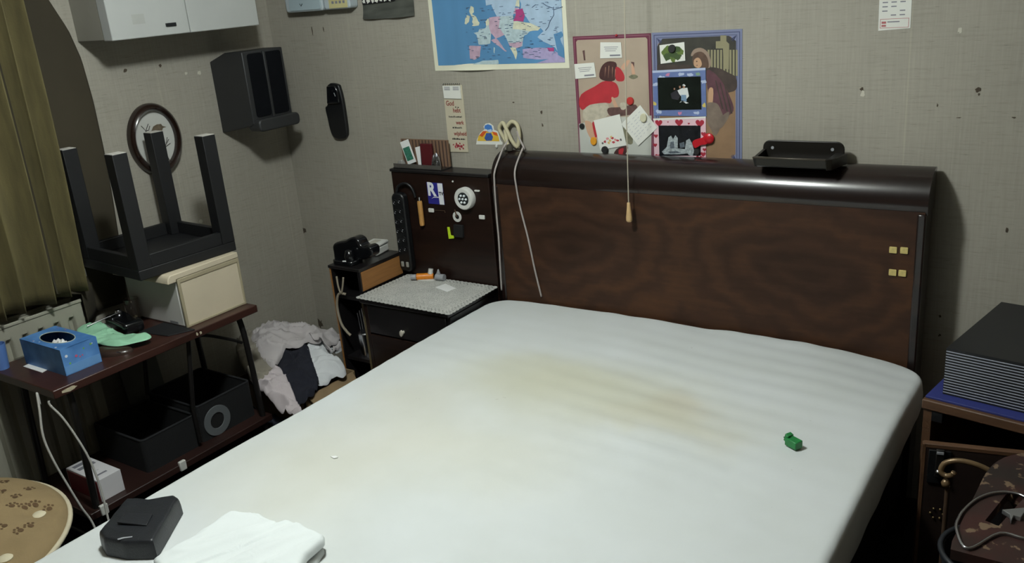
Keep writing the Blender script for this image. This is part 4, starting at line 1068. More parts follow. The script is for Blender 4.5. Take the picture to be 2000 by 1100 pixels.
MB().plate(tilt(.747, 1.108, .036, .054, 18, 0), Wf(-.06), .0022).build('green_print', mat('green_ink', (52, 112, 92), 0.6, var=0.4, vscale=160), gcard)
tag(MB().prism([(.798, 1.0885), (.812, 1.0885), (.815, 1.170), (.790, 1.164)], Wf(-.055), .0014).build('white_envelope', m_tissue), 'white envelope edge standing in the letter holder', 'envelope')
tag(MB().box(.818, .872, -.058, -.046, 1.0885, 1.180).build('red_booklet', mat('dark_red_cover', (82, 26, 30), 0.4), bevel=.001), 'dark red booklet standing in the letter holder', 'booklet')
o = soft(MB(), ell(.898, -.068, .022, .016, 12), 1.0885, .058, 2.5, .016, 40, 10, 1.2, 3.3, 12, 36).build('foil_wrapper', mat('silver_foil', (190, 192, 200), 0.18, 1.0, bump=0.8, bscale=70), smooth=30)
tag(o, 'crumpled silver foil wrapper at the right in the letter holder', 'wrapper')
o = soft(MB(), ell(.722, -.072, .020, .014, 12), 1.0885, .026, 2.5, .008, 40, 10, 1.2, 6.3, 12, 36).build('plastic_wrap', mat('clear_film', (170, 168, 162), 0.15, trans=0.5), smooth=30)
tag(o, 'crumpled clear plastic at the left end of the letter holder', 'wrapper')

# ---------------------------------------------------------------- cords on the headboard and the pull switch
m_thin = mat('pale_grey_flex', (158, 150, 146), 0.5)
FY = HF - .0045
tag(MB().tube(spline([(1.226, -.070, 1.180), (1.225, -.132, 1.110), (1.218, FY - .004, 1.06), (1.212, FY, .95), (1.212, FY, .85), (1.208, FY, .75), (1.204, FY, .64)], 8), .0036, 7).build('grey_flex', m_thin, smooth=180), 'grey flex running down the left end of the headboard', 'cable')
tag(MB().tube(spline([(1.306, -.060, 1.180), (1.312, -.130, 1.115), (1.314, FY - .004, 1.05), (1.322, FY, .97), (1.345, FY, .86), (1.364, FY, .74), (1.384, FY, .638)], 8), .0036, 7).build('grey_flex', m_thin, smooth=180), 'grey flex curving down the headboard right of the knotted cord', 'cable')
m_rope = mat('cream_cord', (178, 170, 140), 0.8, var=0.1)
rp_ = thing('knotted_cord', 'looped and knotted cream cord on the wall above the left end of the headboard', 'cord', (1.24, -.04, 1.165))
MB().tube(spline([(1.235, -.040, 1.168), (1.200, -.022, 1.205), (1.180, -.020, 1.240), (1.200, -.022, 1.262), (1.222, -.030, 1.235), (1.245, -.034, 1.195), (1.262, -.030, 1.178), (1.270, -.024, 1.215), (1.262, -.020, 1.255), (1.236, -.018, 1.266), (1.214, -.024, 1.240), (1.222, -.038, 1.200), (1.238, -.046, 1.170)], 8), .0075, 8).build('loop', m_rope, rp_, smooth=180)
MB().tube(spline([(1.265, -.030, 1.235), (1.275, -.030, 1.205), (1.300, -.045, 1.178), (1.306, -.058, 1.172)], 8), .004, 7).build('tail', m_thin, rp_, smooth=180)
MB().tube(spline([(1.212, -.03, 1.215), (1.226, -.04, 1.200), (1.222, -.055, 1.182), (1.226, -.068, 1.176)], 8), .004, 7).build('tail', m_thin, rp_, smooth=180)
MB().lathe([(.012, 0), (.014, .010), (.009, .022), (0, .024)], Zf(1.166), 1.240, -.048, 14).build('knot', mat('dark_knot', (60, 56, 48), 0.8), rp_, smooth=50)

pl_ = thing('pull_switch', 'thin pull cord with wooden acorn hanging in front of the posters and headboard', 'pull cord', (1.775, -.16, .96))
cpx = 1.776
MB().tube([(cpx + .028, -.155, RZ), (cpx + .012, -.157, 1.7), (cpx + .004, -.160, 1.3), (cpx, -.160, 1.028)], .0019, 6).build('cord', mat('dirty_string', (172, 164, 146), 0.8), pl_)
MB().lathe([(.003, .068), (.0055, .066), (.006, .056), (.007, .046), (.0105, .016), (.0105, .006), (.007, .001), (0, 0)], Zf(.965), cpx, -.160, 20).build('acorn', mat('pale_turned_wood', (196, 164, 118), 0.4, var=0.12, vscale=40), pl_, smooth=60)

# ---------------------------------------------------------------- dark metal tray on the headboard
m_bronze = mat('dark_bronze_metal', (30, 27, 23), 0.35, 0.3)
tr = thing('metal_holder', 'dark bronze metal holder with two screw holes standing on the headboard', 'holder', (2.31, -.08, 1.165))
MB().prism(rrect(2.190, 2.432, 1.160, 1.232, .022, 5), Wf(-.050), .006).build('back_plate', m_bronze, tr, bevel=.002)
trp = [(-.150, 1.196), (-.146, 1.172), (-.132, 1.166), (-.056, 1.166), (-.056, 1.172), (-.130, 1.173), (-.140, 1.178), (-.144, 1.198)]
MB().prism(trp, lambda a, b, c: (2.200 + c, a, b), .205).build('trough', m_bronze, tr, bevel=.001)
MB().prism([(-.152, 1.199), (-.140, 1.199), (-.140, 1.194), (-.152, 1.194)], lambda a, b, c: (2.190 + c, a, b), .215).build('rim', mat('worn_edge', (66, 60, 52), 0.3, 0.5), tr, bevel=.001)
MB().prism([(-.150, 1.196), (-.130, 1.166), (-.056, 1.166), (-.056, 1.205)], lambda a, b, c: (2.190 + c, a, b), .010).build('end_cap', m_bronze, tr, bevel=.001)
MB().prism([(2.405, -.150), (2.420, -.140), (2.440, -.050), (2.405, -.050)], Zf(1.166), .032).build('end_cap', m_bronze, tr, bevel=.002)
for x in (2.220, 2.398): MB().lathe([(.005, 0), (.0045, .0015), (0, .002)], Wf(-.056), x, 1.209, 12).build('screw', m_greyp, tr, smooth=50)

# ---------------------------------------------------------------- paper things on the back wall
m_paper = mat('white_paper', (214, 214, 206), 0.7, var=0.03)
m_mapw = mat('map_margin_paper', (214, 212, 190), 0.6, var=0.03)
m_sea = mat('map_sea_blue', (84, 132, 172), 0.45, var=0.12, vscale=3, vstretch=(3, 1, 0.5))
m_land = mat('map_land_pale', (168, 186, 190), 0.5, var=0.12, vscale=60)
m_east = mat('map_land_grey_blue', (158, 180, 200), 0.5, var=0.08, vscale=30)
m_pink = mat('map_land_mauve', (178, 152, 168), 0.5, var=0.12, vscale=50)
m_lil = mat('map_land_lilac', (160, 150, 186), 0.5, var=0.12, vscale=50)
m_mag = mat('map_land_magenta', (164, 62, 116), 0.5, var=0.08)
m_yel = mat('map_land_cream', (196, 196, 172), 0.5, var=0.12, vscale=60)
m_mink = mat('map_ink', (74, 92, 118), 0.6)
MK = [m_land, m_east, m_pink, m_lil, m_mag, m_yel, m_sea, m_mink]
MZ0, MZ1, MX0, MX1 = 1.4535, 1.885, 0.890, 1.487
mp_ = thing('europe_map', 'wall map of Europe with blue sea and white margin hanging above the headboard', 'map', (1.19, 0, MZ0))
def curl(u, v):
    x = MX0 + (MX1 - MX0)*u; z = MZ0 + (MZ1 - MZ0)*v
    return (x, -0.0015 - 0.010*max(0, math.sin((u - .10)*math.pi/.40))*(u < .5)*(u > .10)*max(0, 1 - v*14)**2, z)
MB().grid(curl, 60, 40).build('sheet', m_mapw, mp_, smooth=180)
MB().plate(rect(MX0 + .0185, MX1 - .0165, MZ0 + .0195, MZ1 - .019), Wf(0), .0022).build('sea_print', m_sea, mp_)
ld_ = MB()
LC = [0]
def land(k, c, pts):
    LC[0] += 1
    pts = [(min(max(a, MX0 + .019), MX1 - .017), min(max(b, MZ0 + .020), MZ1 - .02)) for a, b in pts]
    o = []
    for i, p in enumerate(pts):           # roughened coastline
        q = pts[(i+1) % len(pts)]
        for t in (0, .33, .66):
            x, z = p[0] + (q[0]-p[0])*t, p[1] + (q[1]-p[1])*t
            o.append((x + .0022*noise.noise((x*170, z*170, 1)), z + .0022*noise.noise((x*170, z*170, 7))))
    ld_.plate(o, Wf(0), .0024 + .00045*(c == 3) + .00004*LC[0], k)
land(5, 0, [(1.0781,1.6643),(1.0870,1.6820),(1.0997,1.6761),(1.0996,1.6606),(1.0903,1.6533),(1.1061,1.6447),(1.1200,1.6206),(1.1157,1.6117),(1.0853,1.6117),(1.0930,1.6192),(1.0869,1.6247),(1.0918,1.6376),(1.0805,1.6563)])
land(5, 0, [(1.0561,1.6366),(1.0663,1.6505),(1.0794,1.6473),(1.0737,1.6279),(1.0589,1.6181),(1.0524,1.6210)])
land(0, 0, [(1.0893,1.5878),(1.1098,1.5897),(1.1177,1.5999),(1.1445,1.6014),(1.1600,1.6215),(1.1703,1.5951),(1.1625,1.5537),(1.1583,1.5459),(1.1078,1.5436),(1.1054,1.5662),(1.1018,1.5795)])
land(2, 1, [(1.1650,1.6367),(1.2111,1.6409),(1.2096,1.6115),(1.2037,1.6015),(1.2218,1.5879),(1.2269,1.5748),(1.1866,1.5633),(1.1689,1.5822),(1.1610,1.6007)])
land(5, 1, [(1.1471,1.6246),(1.1615,1.6356),(1.1631,1.6136),(1.1487,1.6090)])
land(2, 0, [(1.0634,1.5423),(1.1175,1.5393),(1.1082,1.5023),(1.0847,1.4908),(1.0612,1.4954)])
land(0, 0, [(1.0685,1.4696),(1.1182,1.4861),(1.1886,1.4885),(1.1901,1.4712),(1.1563,1.4660)])
land(2, 2, [(1.1631,1.5589),(1.1869,1.5659),(1.2019,1.5524),(1.2160,1.5311),(1.2309,1.5176),(1.2212,1.5179),(1.1970,1.5369),(1.1754,1.5506)])
land(0, 0, [(1.2123,1.6370),(1.2307,1.6438),(1.2686,1.6394),(1.2700,1.6216),(1.3135,1.6146),(1.3381,1.6110),(1.3798,1.5942),(1.3698,1.5846),(1.3356,1.5834),(1.3223,1.5738),(1.3093,1.5692),(1.3012,1.5491),(1.2998,1.5337),(1.2547,1.5299),(1.2402,1.5459),(1.2267,1.5722),(1.2037,1.6015)])
land(5, 1, [(1.2699,1.6203),(1.3135,1.6146),(1.3381,1.6110),(1.3798,1.5942),(1.3698,1.5846),(1.3356,1.5834),(1.2987,1.5899),(1.2642,1.5939)])
land(2, 2, [(1.2402,1.5459),(1.3012,1.5491),(1.2966,1.5338),(1.2737,1.5268),(1.2456,1.5354)])
land(5, 2, [(1.2451,1.5302),(1.2707,1.5294),(1.2751,1.5086),(1.2668,1.4880),(1.2562,1.5117)])
land(3, 1, [(1.2988,1.5235),(1.3494,1.5271),(1.4169,1.5251),(1.4278,1.5097),(1.4139,1.4872),(1.3521,1.4861),(1.2991,1.4925)])
land(1, 0, [(1.3017,1.6903),(1.4778,1.6801),(1.4778,1.5778),(1.4670,1.4684),(1.4350,1.5246),(1.3881,1.5462),(1.3648,1.5621),(1.3909,1.5812),(1.3798,1.5942),(1.3381,1.6110),(1.3189,1.6395),(1.3147,1.6622)])
land(3, 0, [(1.4109,1.4873),(1.4341,1.5120),(1.4688,1.4935),(1.4730,1.4682),(1.3508,1.4707)])
land(4, 3, [(1.2815,1.6589),(1.3115,1.6611),(1.3204,1.6394),(1.3106,1.6172),(1.2700,1.6216),(1.2814,1.6413)])
land(4, 3, [(1.4017,1.5255),(1.4290,1.5247),(1.4311,1.5121),(1.4098,1.5127)])
land(2, 1, [(1.2492,1.6681),(1.2994,1.6655),(1.2848,1.6436),(1.2535,1.6477)])
land(5, 0, [(1.1910,1.6966),(1.2263,1.6946),(1.2170,1.6673),(1.2029,1.6553),(1.1951,1.6736)])
land(1, 0, [(1.1554,1.6987),(1.1878,1.6968),(1.1797,1.6820),(1.1567,1.6808)])
land(5, 0, [(1.2674,1.6922),(1.3017,1.6903),(1.2997,1.6679),(1.2686,1.6721)])
land(6, 3, [(1.4324,1.5696),(1.4660,1.5782),(1.4768,1.5630),(1.4582,1.5538),(1.4706,1.5185),(1.4729,1.4884),(1.4452,1.4991),(1.4388,1.5345)])
land(0, 0, [(1.1734,1.5323),(1.1800,1.5321),(1.1761,1.5112),(1.1731,1.5139)])
land(1, 0, [(1.20, 1.640), (1.27, 1.640), (1.30, 1.72), (1.34, 1.83), (1.26, 1.80), (1.17, 1.70)])
land(1, 0, [(1.30, 1.640), (1.466, 1.640), (1.466, 1.85), (1.36, 1.84), (1.32, 1.74)])
rv = MB()
for pl in ([(1.4394,1.6604),(1.4388,1.6336),(1.4207,1.6123),(1.4133,1.5953),(1.4002,1.5833)], [(1.4390,1.6556),(1.4128,1.6643),(1.3956,1.6751)], [(1.4402,1.6506),(1.4748,1.6585)], [(1.3519,1.6627),(1.3680,1.6717)]):
    rv.tube([(a, -.0042, b) for a, b in pl], .0011, 5)
rnd = random.Random(11)
for k in range(150):
    x = rnd.uniform(1.05, 1.45); z = rnd.uniform(1.49, 1.68); w = rnd.uniform(.006, .016)
    rv.plate(rect(x, x + w, z, z + .0016), Wf(0), .0043)
rv.build('rivers_and_names', m_mink, mp_)['kind'] = 'stuff'
ld_.build('land_print', MK, mp_)

# bookmark-shaped motto board
mb_ = thing('motto_board', 'narrow cream motto board with red and black lettering and a small tear-off pad', 'board', (.963, 0, 1.14))
mbo = [(0.9245,1.3978),(1.0133,1.3972),(1.0091,1.1425),(0.9154,1.1392)]
m_cream = mat('aged_cream_card', (186, 178, 156), 0.7, var=0.05)
MB().prism([(.921, 1.401), (1.012, 1.400), (1.012, 1.142), (.917, 1.140)], Wf(0), .004).build('board', m_cream, mb_, bevel=.0008)
MB().prism([(.923, 1.398), (1.006, 1.398), (1.006, 1.348), (.925, 1.350)], Wf(-.004), .005).build('pad', m_paper, mb_)
pb = MB()
for k in range(9): pb.tube([(.926 + k*.0095, -.006, 1.396), (.927 + k*.0095, -.010, 1.402), (.926 + k*.0095, -.003, 1.405)], .0012, 5)
pb.build('binding', m_iron, mb_)
pt = MB()
for k in range(3):
    for x in (.930, .972): pt.plate(rect(x, x + .028, 1.391 - .005*k, 1.3935 - .005*k), Wf(-.0093), 0)
pt.build('pad_print', mat('grey_print', (120, 120, 128), 0.6), mb_)
m_red = mat('red_brown_ink', (128, 48, 42), 0.6); m_bk = MATS['ink_black']
for w, x, z, s in (('God', .927, 1.322, .026), ('hebt', .958, 1.296, .024), ('werk', .967, 1.250, .021), ('wijsheid', .952, 1.207, .022)):
    text_mb(MB(), w, s, Wf(-.0042), x, z, 0, sx=.85, bold=.0006).build('red_word', m_red, mb_)
t2 = MB()
for x0, x1, z in ((.935, .998, 1.276), (.948, .994, 1.234), (.941, 1.003, 1.190)):
    x = x0; r2 = random.Random(int(z*1000))
    while x < x1:
        w = r2.uniform(.002, .007); t2.plate(rect(x, min(x1, x + w), z, z + r2.uniform(.004, .007)), Wf(-.0042), 0); x += w + .0018
t2.plate(rect(.970, .976, 1.314, 1.318), Wf(-.0042), 0); t2.plate(rect(.982, .988, 1.313, 1.317), Wf(-.0042), 0)
t2.build('black_words', m_bk, mb_)['kind'] = 'stuff'
rs_ = MB(); m_rose = mat('rose_red_ink', (150, 44, 58), 0.6, var=0.4, vscale=120)
for k, (x, z, r) in enumerate(((.966, 1.166, .008), (.953, 1.162, .005), (.982, 1.164, .006), (.993, 1.170, .004), (.974, 1.154, .004), (.944, 1.170, .0035), (.990, 1.156, .0035), (.958, 1.174, .004), (.976, 1.176, .003))):
    rs_.plate(blob(x, z, r, r, k + 5, .9, 16), Wf(-.0042), 0)
rs_.build('rose_print', m_rose, mb_)

# blue and orange cut-out sticker
stk = thing('cutout_sticker', 'cut-out sticker of a blue bird shape over yellow orange hills above the headboard end', 'sticker', (1.115, 0, 1.172))
def SK(pts): return pts
outl = [(1.0519,1.1735),(1.0580,1.1935),(1.0758,1.2183),(1.0979,1.2323),(1.0942,1.2428),(1.1059,1.2544),(1.1245,1.2568),(1.1399,1.2466),(1.1419,1.2317),(1.1577,1.2261),(1.1649,1.2083),(1.1670,1.1934),(1.1769,1.1832),(1.1743,1.1763)]
MB().prism(outl, Wf(0), .0015).build('white_edge', m_paper, stk)
skm = MB()
skm.plate([(1.0592,1.1875),(1.0669,1.2059),(1.0877,1.2246),(1.1100,1.2251),(1.1321,1.2255),(1.1554,1.2216),(1.1610,1.2053),(1.1629,1.1888)], Wf(0), .0018, 0)
skm.plate([(1.0710,1.2091),(1.0916,1.2262),(1.1102,1.2266),(1.0853,1.2034)], Wf(0), .0020, 1)
skm.plate([(1.1340,1.2256),(1.1536,1.2215),(1.1577,1.2082),(1.1382,1.2137)], Wf(0), .0020, 1)
skm.plate([(1.0982,1.2353),(1.1014,1.2474),(1.1168,1.2528),(1.1327,1.2480),(1.1366,1.2331),(1.1300,1.2225),(1.1135,1.2236),(1.1108,1.2326)], Wf(0), .0021, 2)
skm.plate([(1.0941,1.1990),(1.1056,1.2189),(1.1278,1.2194),(1.1354,1.2046),(1.1284,1.1909),(1.1023,1.1893)], Wf(0), .0022, 3)
skm.plate([(1.1125,1.2311),(1.1313,1.2345),(1.1325,1.2226),(1.1169,1.2207)], Wf(0), .0023, 4)
skm.build('colour_print', [mat('sticker_yellow', (214, 176, 60), 0.5), mat('sticker_orange', (200, 84, 36), 0.5), mat('sticker_sky', (66, 118, 186), 0.5), mat('sticker_blue', (52, 84, 150), 0.5, var=0.3, vscale=90), mat('sticker_pale', (176, 196, 220), 0.5)], stk)
hkp = [(1.1503,1.1708)][0]
tag(MB().lathe([(.004, 0), (.005, .004), (.003, .010), (0, .011)], Wf(0), hkp[0], hkp[1], 12, .8, 1.8).build('white_hook', m_white, smooth=60), 'small shiny white hook under the cut-out sticker', 'hook')

# ---- poster 1: child in red
def poster(name, label, x0, x1, z0, z1, mborder, mground, bw, chamf):
    t = thing(name, label, 'poster', ((x0+x1)/2, 0, z0))
    MB().prism(rect(x0, x1, z0, z1), Wf(0), .002).build('sheet', mborder, t)
    inner = [(x0+bw+chamf, z0+bw), (x1-bw-chamf, z0+bw), (x1-bw, z0+bw+chamf), (x1-bw, z1-bw-chamf), (x1-bw-chamf, z1-bw), (x0+bw+chamf, z1-bw), (x0+bw, z1-bw-chamf), (x0+bw, z0+bw+chamf)]
    MB().plate(inner, Wf(0), .0022).build('picture_ground', mground, t)
    return t
m_maroon = mat('maroon_print', (104, 46, 66), 0.5); m_beige2 = mat('warm_beige_print', (164, 148, 130), 0.6, var=0.08, vscale=9)
p1 = poster('girl_poster', 'maroon bordered poster of a stooping child in a red dress, left of two', 1.507, 1.799, 1.141, 1.559, m_maroon, m_beige2, .0125, .006)
MB().frame(rect(1.5115, 1.7945, 1.1455, 1.5545), rect(1.5130, 1.7930, 1.1470, 1.5530), Wf(0), .0004, .002).build('border_line', mat('pale_maroon', (150, 104, 116), 0.5), p1)
P1C = [mat('print_red', (168, 40, 48), 0.6, var=0.15, vscale=20), mat('print_hair', (66, 36, 34), 0.6, var=0.3, vscale=60), mat('print_lace_white', (176, 168, 150), 0.6, var=0.15, vscale=60), mat('print_skin', (190, 150, 124), 0.6), mat('print_basket', (88, 62, 58), 0.6, var=0.3, vscale=60), mat('print_pale_floor', (180, 182, 174), 0.6, var=0.05), mat('print_grey_green', (112, 110, 88), 0.6, var=0.3, vscale=60)]
pr = MB(); PC = [0]
def P(k, c, pts, sp=True):
    PC[0] = (PC[0] + 1) % 30
    pts = [tuple(p)[:2] for p in spline([(a, b, 0) for a, b in pts], 3, True)] if sp else pts
    pr.plate(pts, Wf(0), .00225 + .00003*PC[0], k)
P(5, 0, [(1.5113,1.2603),(1.6146,1.2829),(1.7932,1.2933),(1.7876,1.1521),(1.5098,1.1458)], False)
P(2, 1, [(1.5455,1.3240),(1.6222,1.3368),(1.6318,1.2956),(1.5731,1.2634),(1.5306,1.2797)])
P(3, 1, [(1.5374,1.2713),(1.5682,1.2612),(1.5845,1.2107),(1.5625,1.2059),(1.5446,1.2311)])
P(0, 1, [(1.5659,1.2633),(1.5780,1.2656),(1.5855,1.2277),(1.5751,1.2147)])
P(0, 2, [(1.5176,1.3281),(1.5286,1.3637),(1.5828,1.3903),(1.6142,1.4064),(1.6445,1.4081),(1.6679,1.3978),(1.6759,1.3736),(1.6704,1.3553),(1.6517,1.3492),(1.6407,1.3336),(1.6174,1.3348),(1.5601,1.3275),(1.5310,1.3093)])
P(1, 3, [(1.6025,1.4227),(1.6122,1.4549),(1.6363,1.4724),(1.6681,1.4690),(1.6702,1.4459),(1.6607,1.4100),(1.6214,1.4095)])
P(0, 4, [(1.6674,1.4539),(1.6839,1.4488),(1.6982,1.4255),(1.6938,1.4076),(1.6684,1.4091),(1.6639,1.4300)])
P(3, 3, [(1.6869,1.4535),(1.7089,1.4744),(1.7209,1.4726),(1.6991,1.4446)])
P(3, 3, [(1.6452,1.3492),(1.6555,1.3512),(1.6721,1.3125),(1.6605,1.3103)])
P(4, 2, [(1.6305,1.3163),(1.6817,1.3207),(1.7365,1.3292),(1.7354,1.3008),(1.6757,1.2899),(1.6362,1.2915)])
P(2, 3, [(1.6777,1.3329),(1.6983,1.3351),(1.6974,1.3147),(1.6813,1.3125)])
P(4, 1, [(1.5428,1.5108),(1.5514,1.5126),(1.5526,1.4783),(1.5464,1.4784)], False)
P(4, 1, [(1.7253,1.4705),(1.7367,1.4683),(1.7340,1.4231),(1.7260,1.4244)], False)
P(3, 2, [(1.7259,1.4646),(1.7348,1.4527),(1.7381,1.4250),(1.7270,1.4271)])
P(6, 1, [(1.7134,1.4214),(1.7338,1.4290),(1.7490,1.4209),(1.7309,1.4132)])
P(6, 1, [(1.6854,1.2508),(1.7151,1.2473),(1.7199,1.1976),(1.6948,1.2011)])
P(1, 2, [(1.6462,1.1616),(1.6660,1.1813),(1.7011,1.1866),(1.6931,1.1632),(1.6736,1.1435),(1.6526,1.1469)])
P(0, 3, [(1.6656,1.1728),(1.6846,1.1798),(1.6789,1.1585),(1.6670,1.1538)])
for hx0, hz0, hx1, hz1 in ((300,300,285,390),(330,290,315,400),(360,300,350,395),(385,320,372,400)):
    P(3, 3, [(1.507 + (hx0 - 22)*.000436, 1.559 - (hz0 - 40)*.000402), (1.507 + (hx0 - 18)*.000436, 1.559 - (hz0 - 40)*.000402), (1.507 + (hx1 - 18)*.000436, 1.559 - (hz1 - 40)*.000402)], False)
pr.build('figure_print', P1C, p1)

def card(name, label, cat, outl, c, m, th=.0012):
    o = thing(name, label, cat, (sum(p[0] for p in outl)/len(outl), -.004, min(p[1] for p in outl)))
    MB().prism(outl, Wf(0), th, c).build('card', m, o)
    return o
def textlines(parent, outl, c, n, bar=True):
    (ax, az), (bx, bz), (cx_, cz_), (dx, dz) = outl       # tl tr br bl
    def Q(u, v): return ((ax*(1-u)+bx*u)*(1-v) + (dx*(1-u)+cx_*u)*v, (az*(1-u)+bz*u)*(1-v) + (dz*(1-u)+cz_*u)*v)
    l = MB()
    for k in range(n):
        v = .28 + .12*k; l.plate([Q(.18 + .03*k, v), Q(.85 - .06*k, v), Q(.85 - .06*k, v + .035), Q(.18 + .03*k, v + .035)], Wf(0), c)
    if bar: l.plate([Q(.45, .78), Q(.93, .78), Q(.93, .88), Q(.45, .88)], Wf(0), c)
    l.build('printed_lines', mat('grey_print', (120, 120, 128), 0.6), parent)
qa = [(1.6144,1.5365),(1.6914,1.5340),(1.6932,1.4842),(1.6106,1.4838)]
ca_ = card('text_card', 'white printed card pinned at the top of the red-dress poster', 'card', qa, .0035, m_paper); textlines(ca_, qa, .0049, 3)
qb = [(1.5088,1.4670),(1.5865,1.4707),(1.5912,1.4221),(1.5099,1.4168)]
cb2 = card('text_card', 'white printed card pinned at the left edge of the red-dress poster', 'card', qb, .0035, m_paper); textlines(cb2, qb, .0049, 3)
qc = [(1.5737,1.2740),(1.6760,1.2969),(1.6975,1.1907),(1.5943,1.1705)]
cc2 = card('flower_card', 'white card with a spray of pink flowers held low on the red-dress poster', 'card', qc, .0040, m_paper)
fm = MB()
fw = [(1.6150,1.2009),(1.6251,1.2118),(1.6342,1.2057),(1.6441,1.2144),(1.6555,1.2084),(1.6648,1.2065),(1.6291,1.1971),(1.6481,1.1998),(1.6052,1.1951),(1.6766,1.2090),(1.6396,1.2185)]
for k, (a, b) in enumerate(fw): fm.plate(blob(a, b, .0055 if k < 8 else .004, .004, k, .6, 12), Wf(0), .0054 + .0001*(k % 3), (0, 1, 2, 0, 1, 0, 2, 0, 3, 3, 2)[k])
fm.build('flower_print', [mat('petal_red', (176, 60, 70), 0.6), mat('petal_pink', (208, 140, 140), 0.6), mat('petal_yellow', (206, 176, 110), 0.6), mat('leaf_grey', (90, 86, 84), 0.6)], cc2)
qd = [(1.6814,1.2640),(1.7544,1.3284),(1.8148,1.2533),(1.7425,1.1908)]
cd_ = card('note_square', 'white handwritten square note turned on its corner between the two posters', 'note', qd, .0050, m_paper)
hw = MB(); r3 = random.Random(2)
for k in range(7):
    t = .15 + .11*k
    for s in range(5):
        u = .1 + .16*s + r3.uniform(0, .04); w = r3.uniform(.05, .12)
        def Q2(u, v): return (qd[0][0] + (qd[1][0]-qd[0][0])*u + (qd[3][0]-qd[0][0])*v, qd[0][1] + (qd[1][1]-qd[0][1])*u + (qd[3][1]-qd[0][1])*v)
        hw.plate([Q2(u, t), Q2(u + w, t), Q2(u + w, t + .02), Q2(u, t + .02)], Wf(0), .0064)
hw.build('handwriting', mat('faint_pencil', (178, 180, 184), 0.7), cd_)
def magnet(label, p, r, m, c, rb=None, h=.006):
    o = MB().lathe([(r, c), (r, c + h*.6), (r*.85, c + h), (0, c + h)], Wf(0), p[0], p[1], 26, 1.0, (rb or r)/r).build('round_magnet', m, smooth=40)
    tag(o, label, 'magnet', 'magnets on the posters'); return o
mg = [(1.7172,1.3412),(1.5255,1.2529),(1.5695,1.2014),(1.6135,1.1724),(1.7663,1.2857)]
m_mblk = mat('magnet_black', (34, 34, 34), 0.5)
magnet('round red magnet on the red-dress poster above the square note', mg[0], .0135, mat('magnet_red', (176, 52, 48), 0.4), .0028)
magnet('round black magnet at the left edge of the red-dress poster', mg[1], .0100, m_mblk, .0028)
magnet('round orange magnet left of the flower card', mg[2], .0125, mat('magnet_orange', (212, 146, 40), 0.4), .0028, .0148)
magnet('round black magnet at the lower corner of the flower card', mg[3], .0130, m_mblk, .0056)
magnet('cream oval magnet on the square note', mg[4], .0125, mat('magnet_cream', (196, 192, 164), 0.5), .0066, .0152)

# ---- poster 2: child with hat at a fence
m_slate = mat('slate_blue_print', (112, 118, 146), 0.5); m_sand = mat('sand_print', (134, 106, 78), 0.6, var=0.12, vscale=12)
p2 = poster('fence_poster', 'slate blue bordered poster of a child before a fence, right of two', 1.802, 2.104, 1.136, 1.560, m_slate, m_sand, .021, .016)
MB().frame(rect(1.809, 2.097, 1.143, 1.553), rect(1.8115, 2.0945, 1.1455, 1.5505), Wf(0), .0004, .002).build('border_line', mat('dark_slate_line', (62, 68, 100), 0.5), p2)
MB().frame(rect(1.818, 2.088, 1.152, 1.544), rect(1.8195, 2.0865, 1.1535, 1.5425), Wf(0), .0004, .002).build('border_line', MATS['dark_slate_line'], p2)
og = MB()
for cx_, cz_, sx_, sz_ in ((1.8275, 1.5345, 1, -1), (2.0785, 1.5345, -1, -1), (2.0785, 1.1615, -1, 1)):
    for q in (20, 45, 70): og.tube([(cx_ - .006*sx_, -.0027, cz_ - .006*sz_), (cx_ + .011*sx_*math.cos(math.radians(q)), -.0027, cz_ + .011*sz_*math.sin(math.radians(q)))], .0010, 5)
og.build('corner_leaves', MATS['dark_slate_line'], p2)
P2C = [mat('print_dark_green', (48, 46, 38), 0.6, var=0.3, vscale=25), mat('print_fence', (134, 128, 98), 0.6, var=0.1), mat('print_brown_hair', (82, 60, 46), 0.6, var=0.25, vscale=50), mat('print_face', (182, 144, 112), 0.6), mat('print_plum_dress', (84, 50, 58), 0.6, var=0.25, vscale=30), mat('print_grey_stocking', (112, 98, 86), 0.6, var=0.2, vscale=40), mat('print_shadow_brown', (58, 46, 40), 0.6, var=0.3, vscale=30), mat('print_hat', (140, 120, 104), 0.6)]
pr = MB(); PC[0] = 0
P(0, 0, [(1.8204,1.5164),(1.8394,1.5403),(2.0617,1.5411),(2.0846,1.5247),(2.0847,1.4017),(1.8170,1.4041)], False)
P(1, 1, [(1.9924,1.5012),(1.9988,1.5010),(1.9981,1.4208),(1.9916,1.4208)], False)
P(1, 1, [(2.0027,1.5009),(2.0091,1.5007),(2.0085,1.4206),(2.0020,1.4207)], False)
P(1, 1, [(2.0130,1.5006),(2.0194,1.5004),(2.0188,1.4205),(2.0124,1.4206)], False)
P(1, 1, [(2.0232,1.5003),(2.0296,1.5002),(2.0291,1.4204),(2.0227,1.4204)], False)
P(1, 1, [(2.0334,1.5000),(2.0398,1.4999),(2.0394,1.4202),(2.0330,1.4203)], False)
P(1, 1, [(2.0436,1.4998),(2.0499,1.4996),(2.0496,1.4201),(2.0432,1.4202)], False)
P(1, 1, [(2.0537,1.4995),(2.0600,1.4993),(2.0598,1.4200),(2.0534,1.4200)], False)
P(1, 1, [(2.0637,1.4992),(2.0700,1.4990),(2.0699,1.4198),(2.0636,1.4199)], False)
P(1, 1, [(2.0738,1.4989),(2.0800,1.4987),(2.0800,1.4197),(2.0737,1.4198)], False)
P(1, 1, [(2.0838,1.4986),(2.0900,1.4984),(2.0901,1.4196),(2.0838,1.4197)], False)
